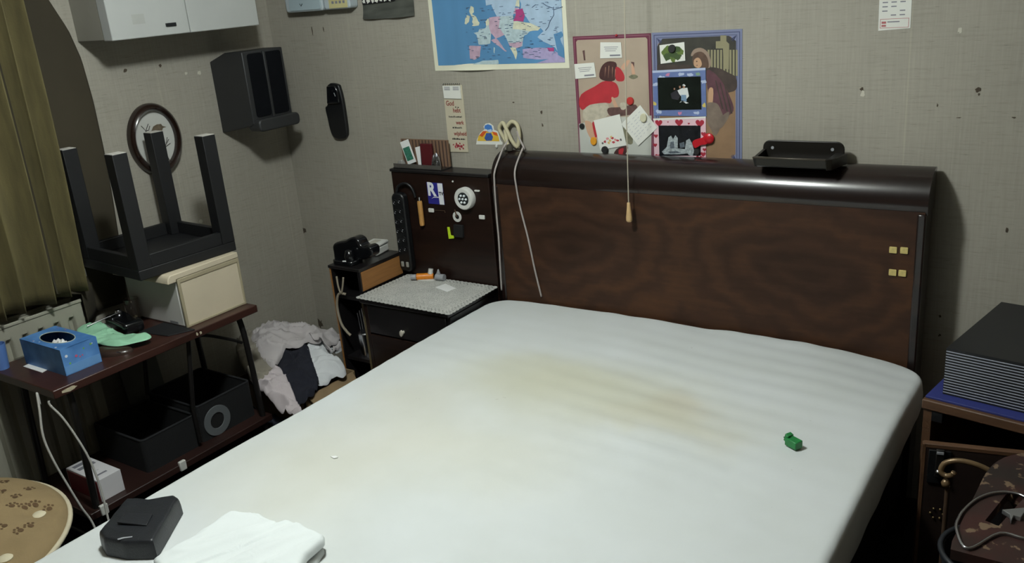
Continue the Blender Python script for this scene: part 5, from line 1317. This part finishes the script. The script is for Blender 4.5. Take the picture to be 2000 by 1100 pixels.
P(1, 2, [(2.0196,1.5261),(2.0344,1.5264),(2.0345,1.5432),(2.0538,1.5425),(2.0537,1.5250),(2.0629,1.5168),(2.0615,1.4399),(2.0450,1.4422),(2.0427,1.5037),(2.0194,1.5044)], False)
P(6, 3, [(1.9866,1.4391),(2.0254,1.4445),(2.0594,1.4300),(2.0847,1.4137),(2.0847,1.3776),(2.0507,1.3656),(2.0075,1.3493)])
P(7, 3, [(1.9368,1.4826),(1.9459,1.5025),(1.9700,1.5078),(1.9915,1.4953),(2.0020,1.4710),(1.9996,1.4470),(1.9823,1.4513),(1.9654,1.4879)])
P(2, 4, [(1.9410,1.4724),(1.9479,1.4904),(1.9720,1.4958),(1.9913,1.4773),(1.9953,1.4471),(1.9779,1.4454),(1.9473,1.4520)])
P(3, 5, [(1.9467,1.4703),(1.9587,1.4781),(1.9686,1.4718),(1.9728,1.4556),(1.9626,1.4456),(1.9473,1.4520)])
P(4, 4, [(1.9887,1.4371),(2.0125,1.4307),(2.0423,1.3980),(2.0678,1.3493),(2.0763,1.3106),(2.0419,1.2917),(2.0160,1.3163),(2.0031,1.3493),(1.9903,1.3821)])
P(3, 5, [(1.9947,1.3780),(2.0099,1.3800),(2.0065,1.3307),(1.9942,1.3265)])
P(5, 5, [(1.9876,1.3327),(2.0204,1.3349),(2.0355,1.3123),(2.0418,1.2835),(2.0176,1.2307),(1.9979,1.2577),(1.9871,1.2827)])
P(5, 4, [(2.0375,1.2917),(2.0613,1.3084),(2.0591,1.2878),(2.0330,1.2542)])
P(6, 1, [(1.8187,1.4586),(1.9386,1.4562),(1.9426,1.4358),(1.8180,1.4377)], False)
P(2, 6, [(1.9528,1.4673),(1.9572,1.4688),(1.9589,1.4655),(1.9545,1.4640)], False)
P(4, 6, [(1.9526,1.4543),(1.9597,1.4558),(1.9579,1.4526)], False)
for dx_ in (0, 34, 68):
    P(6, 6, [(a + dx_*.00043, b - dx_*.0002) for a, b in [(2.0166,1.4064),(2.0200,1.4063),(2.0441,1.3165),(2.0385,1.3165)]], False)
pr.build('figure_print', P2C, p2)
q1 = [(1.8297,1.5202),(1.9155,1.5276),(1.9179,1.4697),(1.8326,1.4616)]
wcd = card('wreath_card', 'white card with a green leafy wreath at the top of the fence poster', 'card', q1, .0035, m_paper)
wm = MB()
for k, (a, b) in enumerate([(1.8496,1.4971),(1.8584,1.4846),(1.8764,1.4800),(1.8923,1.4858),(1.9015,1.4977),(1.8905,1.5061),(1.8589,1.5050),(1.8745,1.4923)]): wm.plate(blob(a, b, .0125, .0115, k, .6, 16), Wf(0), .0049 + .00006*k, k % 2)
wm.build('wreath_print', [mat('leaf_green', (84, 104, 42), 0.6, var=0.2, vscale=80), mat('leaf_dark_green', (56, 76, 36), 0.6)], wcd)
mw = [(1.8740,1.5083),(1.9967,1.2230),(1.9545,1.1777)]
magnet('round black magnet on the wreath card', mw[0], .0130, m_mblk, .0056)
q2 = [(1.8018,1.4401),(1.9858,1.4464),(1.9872,1.2931),(1.8028,1.2931)]
ph1 = card('photo_card', 'night photograph of two figures in white in a blue patterned mount', 'photo', q2, .0036, mat('mount_blue', (94, 110, 156), 0.5, var=0.1, vscale=30))
ph1b = MB()
ph1b.plate([(1.8018,1.4401),(1.9858,1.4464),(1.9857,1.4392),(1.8025,1.4329)], Wf(0), .0049, 0)
r4 = random.Random(6)
for (a, b), c in zip([(1.8337,1.4187),(1.8569,1.4267),(1.9024,1.4282),(1.9602,1.4274),(1.9796,1.4026),(1.8078,1.3319),(1.9810,1.3285),(1.8211,1.3062),(1.8952,1.3027),(1.9540,1.3033),(1.8121,1.3958),(1.9336,1.4257)], (0, 3, 0, 2, 0, 1, 1, 0, 3, 0, 0, 0)): ph1b.plate(blob(a, b, .010 if c == 0 else .007, .006, r4.randint(0, 99), .8, 12), Wf(0), .0050, c)
ph1b.build('mount_print', [mat('mount_pale', (170, 180, 204), 0.5), mat('mount_yellow', (196, 176, 90), 0.5), mat('mount_green', (120, 150, 120), 0.5), mat('mount_pink', (190, 120, 150), 0.5)], ph1)['kind'] = 'stuff'
m_night2 = mat('photo_dark_green', (18, 24, 20), 0.25, var=0.4, vscale=30)
MB().plate([(1.8198,1.4176),(1.9697,1.4199),(1.9711,1.3151),(1.8203,1.3114)], Wf(0), .0053).build('photo', m_night2, ph1)
fg = MB()
m_pw = mat('photo_white_clothes', (204, 206, 204), 0.4); m_pj = mat('photo_jeans', (112, 136, 160), 0.4); m_psk = mat('photo_face', (150, 112, 92), 0.4); m_pd = mat('photo_dark_clothes', (40, 38, 44), 0.4)
for k, c, pts in ((0, 1, [(1.8945,1.3785),(1.9060,1.3834),(1.9240,1.3845),(1.9289,1.3575),(1.9188,1.3471),(1.9018,1.3575),(1.8854,1.3743)]), (1, 2, [(1.9019,1.3617),(1.9191,1.3617),(1.9209,1.3408),(1.9015,1.3399)]), (0, 2, [(1.8950,1.3365),(1.9043,1.3441),(1.9119,1.3424),(1.9276,1.3358),(1.9186,1.3336),(1.9074,1.3407)]), (2, 2, [(1.9079,1.3900),(1.9151,1.3900),(1.9159,1.3833),(1.9086,1.3825)]), (0, 3, [(1.9061,1.3925),(1.9116,1.3966),(1.9178,1.3925),(1.9169,1.3891)]), (2, 2, [(1.8943,1.3901),(1.9007,1.3909),(1.9014,1.3834),(1.8960,1.3826)]), (3, 1, [(1.8646,1.3660),(1.8877,1.3785),(1.8986,1.3575),(1.8915,1.3449),(1.8688,1.3491)]), (2, 2, [(1.8760,1.3836),(1.8815,1.3844),(1.8814,1.3785),(1.8768,1.3777)])):
    fg.plate(pts, Wf(0), .0054 + .0001*c, k)
fg.build('photo_figures', [m_pw, m_pj, m_psk, m_pd], ph1)
q3 = [(1.8015,1.2822),(1.9850,1.2931),(1.9843,1.1399),(1.7993,1.1388)]
ph2 = card('photo_card', 'dark photograph of a fountain-like group in a pink mount with red hearts', 'photo', q3, .0036, mat('mount_rose', (212, 178, 186), 0.5, var=0.05))
MB().plate([(1.7996,1.2835),(1.9850,1.2931),(1.9850,1.2877),(1.8004,1.2774)], Wf(0), .0050).build('white_margin', m_paper, ph2)
m_heart = mat('heart_red', (156, 36, 54), 0.5)
for k, (a, b) in enumerate([(1.8200,1.2695),(1.8923,1.2719),(1.9647,1.2706),(1.8083,1.2256),(1.8045,1.1947),(1.8143,1.1559),(1.9004,1.1509),(1.9610,1.1550),(1.9747,1.1697),(1.9794,1.1850),(1.9764,1.2361),(1.8530,1.2730),(1.9265,1.2691),(1.8499,1.1542),(1.8734,1.1507),(1.9268,1.1549)]):
    MB().plate(heart(a, b, (.014, .015, .016, .008, .008, .012, .012, .013, .010, .007, .009, .003, .004, .003, .003, .003)[k]), Wf(0), .0050).build('heart', m_heart, ph2)
MB().plate([(1.8188,1.2608),(1.9669,1.2634),(1.9665,1.1651),(1.8191,1.1584)], Wf(0), .0053).build('photo', mat('photo_charcoal', (24, 26, 30), 0.25, var=0.5, vscale=60), ph2)
fg = MB()
for k, c, pts in ((0, 1, [(1.8460,1.1849),(1.8540,1.2224),(1.8635,1.2283),(1.8702,1.2163),(1.8789,1.2304),(1.8870,1.2210),(1.8859,1.1884)]), (0, 2, [(1.8291,1.1733),(1.8461,1.1893),(1.8881,1.1863),(1.9250,1.1832),(1.9408,1.1729),(1.8924,1.1668),(1.8360,1.1647)]), (0, 1, [(1.9112,1.1827),(1.9163,1.2132),(1.9279,1.2199),(1.9367,1.2051),(1.9441,1.1795),(1.9383,1.1619),(1.9247,1.1658)]), (1, 3, [(1.8578,1.1853),(1.8607,1.2073),(1.8724,1.2098),(1.8751,1.1859)]), (1, 3, [(1.8931,1.2039),(1.9094,1.2087),(1.9113,1.1914),(1.8951,1.1865)]), (1, 3, [(1.8504,1.1741),(1.8833,1.1774),(1.8971,1.1713),(1.8597,1.1678)])):
    fg.plate(pts, Wf(0), .0054 + .0001*c, k)
fg.build('photo_figures', [mat('photo_grey_white', (150, 158, 160), 0.4, var=0.4, vscale=150), mat('photo_mid_grey', (84, 92, 100), 0.4, var=0.4, vscale=150)], ph2)
rb_ = thing('red_bow_magnet', 'red bow-shaped magnet at the corner of the pink heart mount', 'magnet', (1.965, -.006, 1.19))
MB().lathe([(.0165, .006), (.0175, .011), (.012, .016), (0, .016)], Wf(0), mw[1][0], mw[1][1], 24).build('knob', mat('glossy_red', (178, 24, 36), 0.3), rb_, smooth=50)
bow = [(1.9413,1.2074),(1.9483,1.2175),(1.9754,1.2254),(1.9844,1.2320),(1.9930,1.2068),(1.9706,1.2010),(1.9524,1.1905),(1.9443,1.1967)]
MB().prism([tuple(p)[:2] for p in spline([(a, b, 0) for a, b in bow], 3, True)], Wf(0), .008, .006).build('bow', MATS['glossy_red'], rb_, bevel=.002)
magnet('dark round magnet at the lower right of the heart-mounted photograph', mw[2], .0105, m_mblk, .0062)
tag(MB().lathe([(.004, .002), (.0042, .006), (.002, .009), (0, .0095)], Wf(0), [(1.6754,1.5567)][0][0], [(1.6754,1.5567)][0][1], 12).build('drawing_pin', MATS['print_red'], smooth=50), 'small dark red pin at the top edge of the red-dress poster', 'pin')

# receipt on the right
rc = thing('paper_slip', 'narrow white printed slip with a red mark pinned high on the right of the wall', 'paper', (2.54, 0, 1.54))
ro = [(2.494, 1.76), (2.579, 1.76), (2.581, 1.5425), (2.497, 1.5385)]
MB().prism(ro, Wf(0), .0012).build('slip', m_paper, rc)
rt = MB()
for k in range(10): z = 1.578 + k*.0115; [rt.plate(rect(2.505 + .023*j, 2.505 + .023*j + .014, z, z + .003), Wf(0), .0014) for j in range(3) if (k*3 + j) % 4]
rt.plate(rect(2.520, 2.552, 1.560, 1.563), Wf(0), .0014)
rt.build('printed_lines', mat('grey_print', (120, 120, 128), 0.6), rc)
rr2 = MB(); rr2.frame(rect(2.501, 2.576, 1.545, 1.570), rect(2.5022, 2.5748, 1.5462, 1.5688), Wf(0), .0003, .0012); rr2.plate(rect(2.505, 2.517, 1.549, 1.554), Wf(0), .0014); rr2.plate(rect(2.505, 2.517, 1.557, 1.563), Wf(0), .0014)
rr2.build('red_mark', mat('stamp_red', (170, 96, 96), 0.6), rc)

# black holder on the wall, left
rh = thing('black_holster', 'black plastic handset holder on the wall between the speaker and the map', 'holder', (.325, -.02, 1.18))
lo = [(0.3140,1.4062),(0.3699,1.4081),(0.3807,1.3897),(0.3877,1.3437),(0.3893,1.2623),(0.3841,1.1945),(0.3482,1.1787),(0.3076,1.1836),(0.2899,1.2191),(0.2848,1.2667),(0.2799,1.3111),(0.2972,1.3259)]
MB().prism([tuple(p)[:2] for p in spline([(a, b, 0) for a, b in lo], 3, True)], Wf(0), .018).build('pouch', m_black, rh, bevel=.004)
up_ = [(0.3182,1.4027),(0.3660,1.4047),(0.3772,1.3840),(0.3789,1.3321),(0.3061,1.3289)]
MB().prism(up_, Wf(-.018), .012).build('handset', m_gloss, rh, bevel=.004)
MB().tube([(p[0], -.0305, p[1]) for p in [(0.3592,1.3754),(0.3644,1.3610)]], .0016, 6).build('glint_button', m_greyp, rh)

# plastic boxes and picture at the top of the wall
m_clear = mat('milky_plastic', (172, 182, 186), 0.35, var=0.04)
pxb = thing('adapter_box', 'milky white plastic wall box at the top beside the cupboard', 'box', (.27, -.03, 1.705))
MB().prism(rrect(.170, .385, 1.706, 1.86, .014, 4), Wf(0), .050).build('housing', m_clear, pxb, bevel=.006)
MB().prism(rrect(.196, .377, 1.712, 1.85, .010, 4), Wf(-.050), .003).build('cover', mat('milky_cover', (160, 176, 182), 0.35), pxb, bevel=.002)
MB().tube([(.262, -.0545, 1.738), (.268, -.0545, 1.729), (.276, -.0545, 1.738)], .0014, 6).build('printed_mark', m_bk, pxb)
pyb = thing('yellow_label_box', 'white plastic wall box with a yellow label at the top of the wall', 'box', (.47, -.03, 1.705))
MB().prism(rrect(.392, .535, 1.707, 1.86, .012, 4), Wf(0), .050).build('housing', m_clear, pyb, bevel=.006)
MB().prism(rect(.424, .523, 1.711, 1.84), Wf(-.050), .002).build('label', mat('yellow_label', (190, 182, 132), 0.6), pyb)
yk = MB()
for k in range(4): yk.plate(rect(.440 + .02*k, .452 + .02*k, 1.728, 1.738), Wf(0), .0524)
yk.build('label_print', MATS['grey_print'], pyb)
bwp = thing('dark_picture', 'black and white picture sheet with curled lower edge at the top of the wall', 'picture', (.69, 0, 1.66))
def bw(u, v):
    x = .560 + .262*u; z = 1.662 + .25*v - .004*math.sin(u*3)*(1-v)
    return (x, -.0015 - .012*math.exp(-v*9)*(1 + .3*math.sin(u*11)), z)
MB().grid(bw, 24, 24).build('sheet', mat('dark_grey_photo', (70, 72, 66), 0.4, var=0.4, vscale=9, vstretch=(1, 1, 5)), bwp, smooth=180)
bt = MB()
for k in range(7): bt.plate(blob(.578 + .022*k, 1.728, .008, .007, k, .9, 12), Wf(0), .012)
bt.build('white_shapes', m_paper, bwp)
MB().plate([(.565, 1.742), (.735, 1.745), (.735, 1.722), (.565, 1.716)], Wf(0), .0105).build('black_band', m_bk, bwp)

# ---------------------------------------------------------------- on the bed
m_leather = mat('black_leather', (31, 33, 37), 0.45, var=0.12, vscale=30, bump=0.25, bscale=260)
po = [(1.2917,-1.8652),(1.2184,-1.7450),(1.2445,-1.7320),(1.2810,-1.7235),(1.3036,-1.7000),(1.3254,-1.6842),(1.3497,-1.6891),(1.4107,-1.7694),(1.4574,-1.8351),(1.4464,-1.8428),(1.3938,-1.8678),(1.3328,-1.8784)]
pou = thing('leather_pouch', 'black leather pouch with a tab lying near the foot of the bed', 'pouch', (1.25, -1.80, bed_top(1.25, -1.80)))
BZ = lambda x, y: bed_top(min(max(x, BX0 + .05), BX1), y)
soft(MB(), po, lambda x, y: BZ(x, y) + .002, .046, 40, .0025, 8, 20, 3, 5.0, 26, 120, spl=False).build('body', m_leather, pou, smooth=40)
fo = [(1.2732,-1.8239),(1.2770,-1.7898),(1.3266,-1.7855),(1.3535,-1.7719),(1.3876,-1.8058),(1.3206,-1.8311)]
tb4 = [(1.3146,-1.8298),(1.2986,-1.7973),(1.3622,-1.7698),(1.3898,-1.8047)]
MB().prism(tb4, Zf(bed_top(1.25, -1.75) + .0535), .004).build('tab', m_leather, pou, bevel=.0015)
sl = [(1.3734,-1.8665),(1.3798,-1.8569),(1.3955,-1.8447),(1.3991,-1.8470),(1.3855,-1.8582),(1.3781,-1.8683)]
MB().prism(sl, Zf(bed_top(1.30, -1.80) + .0520), .0012).build('silver_lettering', m_greyp, pou)

m_linen = mat('white_cotton', (220, 225, 224), 0.9, var=0.03, bump=0.12, bscale=200)
wt = thing('folded_cloths', 'folded white cotton cloth lying at the foot of the bed beside the pouch', 'cloth', (1.6, -1.78, bed_top(1.6, -1.78)))
l1 = [(1.4720,-1.8533),(1.4743,-1.7871),(1.4901,-1.7193),(1.4886,-1.6529),(1.5388,-1.6275),(1.6151,-1.6335),(1.6838,-1.6202),(1.7872,-1.6497),(1.8018,-1.6909),(1.7824,-1.8365),(1.6694,-1.8968)]
soft(MB(), l1, lambda x, y: BZ(x, y) + .001, .020, 40, .004, 9, 60, 3, 2.2, 26, 120, spl=False).build('lower_fold', m_linen, wt, smooth=180)
l2 = [(1.5123,-1.8745),(1.5131,-1.7985),(1.5147,-1.7431),(1.5162,-1.6764),(1.5572,-1.6489),(1.6066,-1.6529),(1.6570,-1.6576),(1.6731,-1.6408),(1.7262,-1.6392),(1.7779,-1.6376),(1.7967,-1.6563),(1.7998,-1.7094),(1.8313,-1.7810),(1.7232,-1.9070)]
soft(MB(), l2, lambda x, y: BZ(x, y) + .026, .016, 36, .009, 9, 62, 4.0, 7.1, 30, 140, spl=False).build('upper_fold', m_linen, wt, smooth=180)
m_gp = mat('green_plastic', (34, 122, 62), 0.35, var=0.15, vscale=60)
(gx_, gy_), = [(2.5215,-0.7927)]
gz_ = bed_top(gx_, gy_) + .0035
gpl = thing('green_clip', 'small green plastic clip lying on the sheet near the right edge of the bed', 'clip', (gx_, gy_, gz_))
RG = rotz(-28)
MB().obox((gx_, gy_, gz_ + .010), (.036, .024, .020), RG).build('body', m_gp, gpl, bevel=.002)
MB().obox(Vector((gx_, gy_, gz_ + .014)) + RG @ Vector((-.021, .004, 0)), (.012, .018, .022), RG @ Matrix.Rotation(.3, 3, 'Y')).build('jaw', m_gp, gpl, bevel=.002)
MB().obox(Vector((gx_, gy_, gz_ + .0235)) + RG @ Vector((-.014, -.004, 0)), (.008, .008, .005), RG).build('hook', m_gp, gpl, bevel=.001)
for s in (-.004, .006): MB().lathe([(.0016, 0), (.0016, .0008)], lambda a, b, c: tuple(Vector((gx_, gy_, gz_ + .014)) + RG @ Vector((-.0272 - c, s + a, b))), 0, 0, 8).build('hole', m_hole, gpl)
sc_ = [(1.4985,-1.3461),(1.5103,-1.3375),(1.5210,-1.3409),(1.5149,-1.3495)]
zz = max(bed_top(a, b) for a, b in sc_)
tag(MB().prism(sc_, Zf(zz + .0015), .0012).build('paper_scrap', m_tissue), 'tiny white paper scrap on the left half of the sheet', 'paper')

# ---------------------------------------------------------------- right bedside corner
m_oak = mat('worn_brown_wood', (84, 58, 38), 0.55, var=0.25, vscale=6, vstretch=(1, 6, 6))
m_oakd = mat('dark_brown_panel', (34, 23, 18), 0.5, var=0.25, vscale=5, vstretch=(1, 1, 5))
rcb = thing('bedside_table', 'brown wooden open-fronted bedside table right of the bed under the black stack', 'cabinet', (3.02, -0.27, 0))
KZ = .680; K0 = Vector((2.757, -.517, 0)); KR = rotz(-10.5); KW, KD = .46, .44
def kf(a, b, c): v = K0 + KR @ Vector((a, b, 0)); return (v.x, v.y, c)
def kbox(a0, a1, b0, b1, z0, z1): return MB().prism(rect(a0, a1, b0, b1), kf, z1 - z0, z0)
kbox(0, KW, 0, KD, KZ - .026, KZ).build('top', m_oak, rcb, bevel=.003)
kbox(.004, .024, .006, KD, 0, KZ - .0265).build('side_board', m_oak, rcb)
kbox(KW - .024, KW - .004, .006, KD, 0, KZ - .0265).build('side_board', m_oak, rcb)
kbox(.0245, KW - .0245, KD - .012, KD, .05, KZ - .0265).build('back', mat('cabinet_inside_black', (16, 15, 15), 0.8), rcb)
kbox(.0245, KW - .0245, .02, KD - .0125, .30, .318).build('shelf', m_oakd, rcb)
kbox(.0245, .050, .004, .030, KZ - .055, KZ - .027).build('corner_block', m_black, rcb)
bls = [kf(*p, 0)[:2] for p in ((.004, .012), (.004, .30), (.26, .30), (.26, .012))]
tag(MB().prism(bls, Zf(KZ), .006).build('blue_folder', mat('royal_blue_card', (40, 48, 112), 0.6), bevel=.001), 'blue folder under the black stack on the right bedside table', 'folder')
# stack of thin black cases
m_cblk = mat('satin_black_case', (25, 26, 29), 0.45, var=0.08)
m_edge = mat('pale_grey_edge', (176, 180, 192), 0.5)
SK0 = Vector((2.798, -.480)); ev = Vector((.080, .385)).normalized(); fv = Vector((.985, -.170)).normalized()
NL = 17; zb = KZ + .0065; ht = (.812 - zb) / NL
def quad(w, d, inset=0.0):
    a = SK0 + fv*inset + ev*inset; return [tuple(a), tuple(a + fv*(w - 2*inset)), tuple(a + fv*(w - 2*inset) + ev*(d - 2*inset)), tuple(a + ev*(d - 2*inset))]
def lay_case(k):
    z = zb + k*ht
    ordn = ('', 'second', 'third', 'fourth', 'fifth', 'sixth', 'seventh', 'eighth', 'ninth', 'tenth', 'eleventh', 'twelfth', 'thirteenth', 'fourteenth', 'fifteenth', 'sixteenth', '')[NL - 1 - k]
    lb = 'topmost thin black case of the stack on the right bedside table' if k == NL - 1 else ('lowest thin black case of the stack, lying on the blue folder' if k == 0 else ordn + ' thin black case from the top of the bedside stack')
    o = thing('black_case', lb, 'case', (SK0.x + .15, SK0.y + .15, z), 'stack of black cases')
    MB().prism(quad(.30, .385), Zf(z), ht*.62).build('cover', m_cblk, o)
    MB().prism(quad(.30, .385, .0004), Zf(z + ht*.62), ht*.36).build('page_edge', m_edge if k < NL - 1 else m_cblk, o)
for k in range(NL): lay_case(k)

# wooden board with latch leaning in front
pnl = thing('latch_panel', 'dark wooden panel with a black metal latch standing in front of the right bedside table', 'panel', (2.99, -.60, 0))
pa_, pb2 = Vector((2.790, -.656)), Vector((3.045, -.600)); pn = (pb2 - pa_).normalized(); pno = Vector((pn.y, -pn.x))
def pf(a, b, c): v = pa_ + pn*a + pno*c; return (v.x, v.y, b)
PL = (pb2 - pa_).length
MB().prism(rect(0, PL, 0, .632), pf, .016).build('board', m_oakd, pnl)
MB().prism(rect(-.001, PL, .632, .642), pf, .018, -.001).build('top_edge', m_oak, pnl, bevel=.001)
MB().prism(rect(-.004, .003, 0, .64), pf, .018, -.001).build('side_edge', m_oak, pnl)
lc = MB().prism(rect(.010, .058, .540, .628), pf, .004, .016).build('latch_plate', m_black, pnl, bevel=.001)
MB().prism(rect(.025, .043, .560, .634), pf, .008, .020).build('latch_arm', m_iron, pnl, bevel=.002)
MB().lathe([(.007, .020), (.008, .027), (.004, .033), (0, .034)], pf, .033, .575, 14).build('latch_knob', m_chrome, pnl, smooth=60)
MB().prism(rect(.026, .041, .624, .630), pf, .002, .028).build('latch_glint', m_greyp, pnl)
for k in range(6): MB().lathe([(.0035, .016), (.002, .019), (0, .0195)], pf, .038 + .014*math.cos(k*1.05), .455 + .014*math.sin(k*1.05), 10).build('stud', mat('tarnished_brass', (96, 80, 50), 0.4, 0.7), pnl, smooth=60)

# curled rod with a knob
m_bras = mat('worn_brass', (120, 98, 70), 0.35, 0.4, var=0.15, vscale=30)
cr = thing('curled_rod', 'curled brass coloured rod with a small knob standing before the latch panel', 'rod', (2.88, -.74, 0))
cpts = [(2.9502,0.6402),(2.9291,0.6514),(2.9083,0.6577),(2.8876,0.6601),(2.8670,0.6575),(2.8499,0.6478),(2.8434,0.6342),(2.8452,0.6240),(2.8550,0.6199),(2.8662,0.6256),(2.8708,0.6347)]
MB().tube(spline([(a + 0.0, -.745 - .002*k, b) for k, (a, b) in enumerate(cpts)], 6), .0062, 10).build('curl', m_bras, cr, smooth=180)
kx_, kz_ = cpts[8]
MB().lathe([(0, .0), (.008, .004), (.010, .012), (.006, .020), (0, .022)], Zf(kz_ - .032), kx_, -.758, 14).build('knob', m_bras, cr, smooth=60)
MB().tube([(kx_ + .004, -.752, kz_ - .03), (kx_ + .006, -.752, 0.0)], .0055, 10).build('shaft', mat('dull_brown_rod', (84, 66, 52), 0.4, 0.3), cr, smooth=60)
MB().tube([(cpts[0][0], -.745, cpts[0][1]), (cpts[0][0] + .05, -.74, cpts[0][1] - .08), (cpts[0][0] + .06, -.74, 0)], .0055, 10).build('shaft', MATS['dull_brown_rod'], cr, smooth=60)

# peeling painted stool seat with a hand slot
def peel_material():
    n = NT('peeling_brown_paint', 0.5)
    pos = n.tc.outputs['Object']
    f = n.noise(pos, 26, 5, 0.6); f2 = n.noise(pos, 6, 3)
    pm = n.ramp(n.math('MULTIPLY', f, n.math('ADD', f2, 0.5)), [(0.60, g(0)), (0.63, g(1))])
    base = n.ramp(n.noise(pos, 9, 3), [(0.35, rgb((38, 29, 25))), (0.65, rgb((58, 30, 26)))])
    n.color(n.mixc(pm, base, rgb((112, 92, 72))))
    return n.m
m_peel = peel_material()
HZ_ = .66
seat_o = [(2.9087,-1.0971),(2.9174,-0.9852),(2.9262,-0.8774),(2.9339,-0.7841),(2.9469,-0.7256),(2.9694,-0.6829),(2.9997,-0.6534)]
sx0, sy0 = seat_o[0]
bstool = thing('peeling_stool', 'old wooden stool with peeling brown paint and a hand slot right of the bed', 'stool', (3.02, -.95, 0))
outer_ = [tuple(p)[:2] for p in spline([(a, b, 0) for a, b in seat_o], 4)]
yt = max(p[1] for p in outer_); xr = 3.05*2 - sx0
outer_ = outer_ + [(2*3.03 - a, b) for a, b in outer_[::-1]][1:]
slot = [(2.9557,-0.9696),(2.9834,-0.8381),(3.0120,-0.8538),(2.9802,-0.9786)]
# ring between outline and slot, resampled to the same count
def resample(P_, nn_):
    L = [0]
    for i in range(len(P_)): L.append(L[-1] + math.dist(P_[i], P_[(i+1) % len(P_)]))
    o = []; j = 0
    for k in range(nn_):
        s = L[-1]*k/nn_
        while L[j+1] < s: j += 1
        t = (s - L[j])/max(1e-9, L[j+1]-L[j]); a, b = P_[j], P_[(j+1) % len(P_)]; o.append((a[0]+(b[0]-a[0])*t, a[1]+(b[1]-a[1])*t))
    return o
ccx = sum(p[0] for p in slot)/4; ccy = sum(p[1] for p in slot)/4
def by_angle(P_, nn_):
    D = resample(P_, 600); o = []
    for k in range(nn_):
        q = -math.pi + 2*math.pi*(k + .5)/nn_
        o.append(min(D, key=lambda p: abs((math.atan2(p[1]-ccy, p[0]-ccx) - q + math.pi) % (2*math.pi) - math.pi)))
    return o
MB().frame(by_angle(outer_, 96), by_angle(slot, 96), Zf(HZ_ - .022), .022).build('seat', m_peel, bstool)
xs_ = [p[0] for p in outer_]; ys_ = [p[1] for p in outer_]
for x in (min(xs_) + .05, max(xs_) - .05):
    for y in (min(ys_) + .05, max(ys_) - .10):
        MB().box(x - .014, x + .014, y - .014, y + .014, 0, HZ_ - .0225).build('leg', m_blackwood, bstool)
MB().box(min(xs_) + .05, max(xs_) - .05, min(ys_) + .044, min(ys_) + .056, .50, .56).build('rail', m_blackwood, bstool)
ring_p = [(2.9108,-0.9869),(2.9167,-0.9496),(2.9298,-0.9078),(2.9493,-0.8746),(2.9707,-0.8554),(2.9934,-0.8484),(3.0152,-0.8545)]
hp = thing('wire_hoop', 'bright wire hoop lying on the peeling stool seat', 'hoop', (2.98, -.95, HZ_))
r0 = Vector((*ring_p[0], 0)); r1 = Vector((*ring_p[-1], 0))
rest = [(r1.x + .05, r1.y - .04, 0), (r1.x + .06, r1.y - .10, 0), (r1.x + .02, r1.y - .15, 0), (r1.x - .03, r1.y - .155, 0), (r0.x + .03, r0.y - .10, 0), (r0.x + .002, r0.y - .045, 0)]
full = spline([(a, b, 0) for a, b in ring_p] + rest, 5, True)
MB().tube([(p.x, p.y, HZ_ + .0045) for p in full], .0030, 8, True).build('wire', m_chrome, hp, smooth=180)
cl_ = [(2.9805,-0.9306),(2.9898,-0.9239),(3.0167,-0.9043),(3.0197,-0.9169),(3.0149,-0.9430),(3.0024,-0.9415),(3.0000,-0.9623),(2.9952,-0.9412)]
tag(MB().prism(cl_, Zf(HZ_), .010).build('metal_bracket', mat('scuffed_tin', (150, 150, 150), 0.35, 0.7), bevel=.001), 'scuffed grey metal bracket on the peeling stool beside its hand slot', 'bracket')
# black bin between panel and stool
bn = thing('black_bin', 'round black plastic bin in front of the latch panel partly under the peeling stool', 'bin', (2.965, -.865, 0))
m_binb = mat('dark_grey_bin', (34, 37, 41), 0.5)
MB().lathe([(0, 0), (.082, 0), (.098, .50), (.104, .505), (.104, .52), (.096, .52), (.093, .50), (.078, .006), (0, .006)], Zf(0), 2.972, -.872, 36).build('bucket', m_binb, bn, smooth=40)
MB().tube([(2.972 + .103*math.cos(2*math.pi*k/40), -.872 + .103*math.sin(2*math.pi*k/40), .522) for k in range(40)], .006, 8, True).build('rim', m_binb, bn, smooth=180)

# ceiling lamp that carries the bulb (above the frame)
cl = thing('ceiling_lamp', 'plain ceiling lamp holder above the bed', 'lamp', (LAMP_POS[0], LAMP_POS[1], 2.42))
MB().lathe([(.05, 2.50), (.05, 2.47), (.02, 2.455), (.02, 2.425), (0, 2.425)], Zf(0), LAMP_POS[0], LAMP_POS[1], 24).build('lamp_holder', m_white, cl, smooth=40)
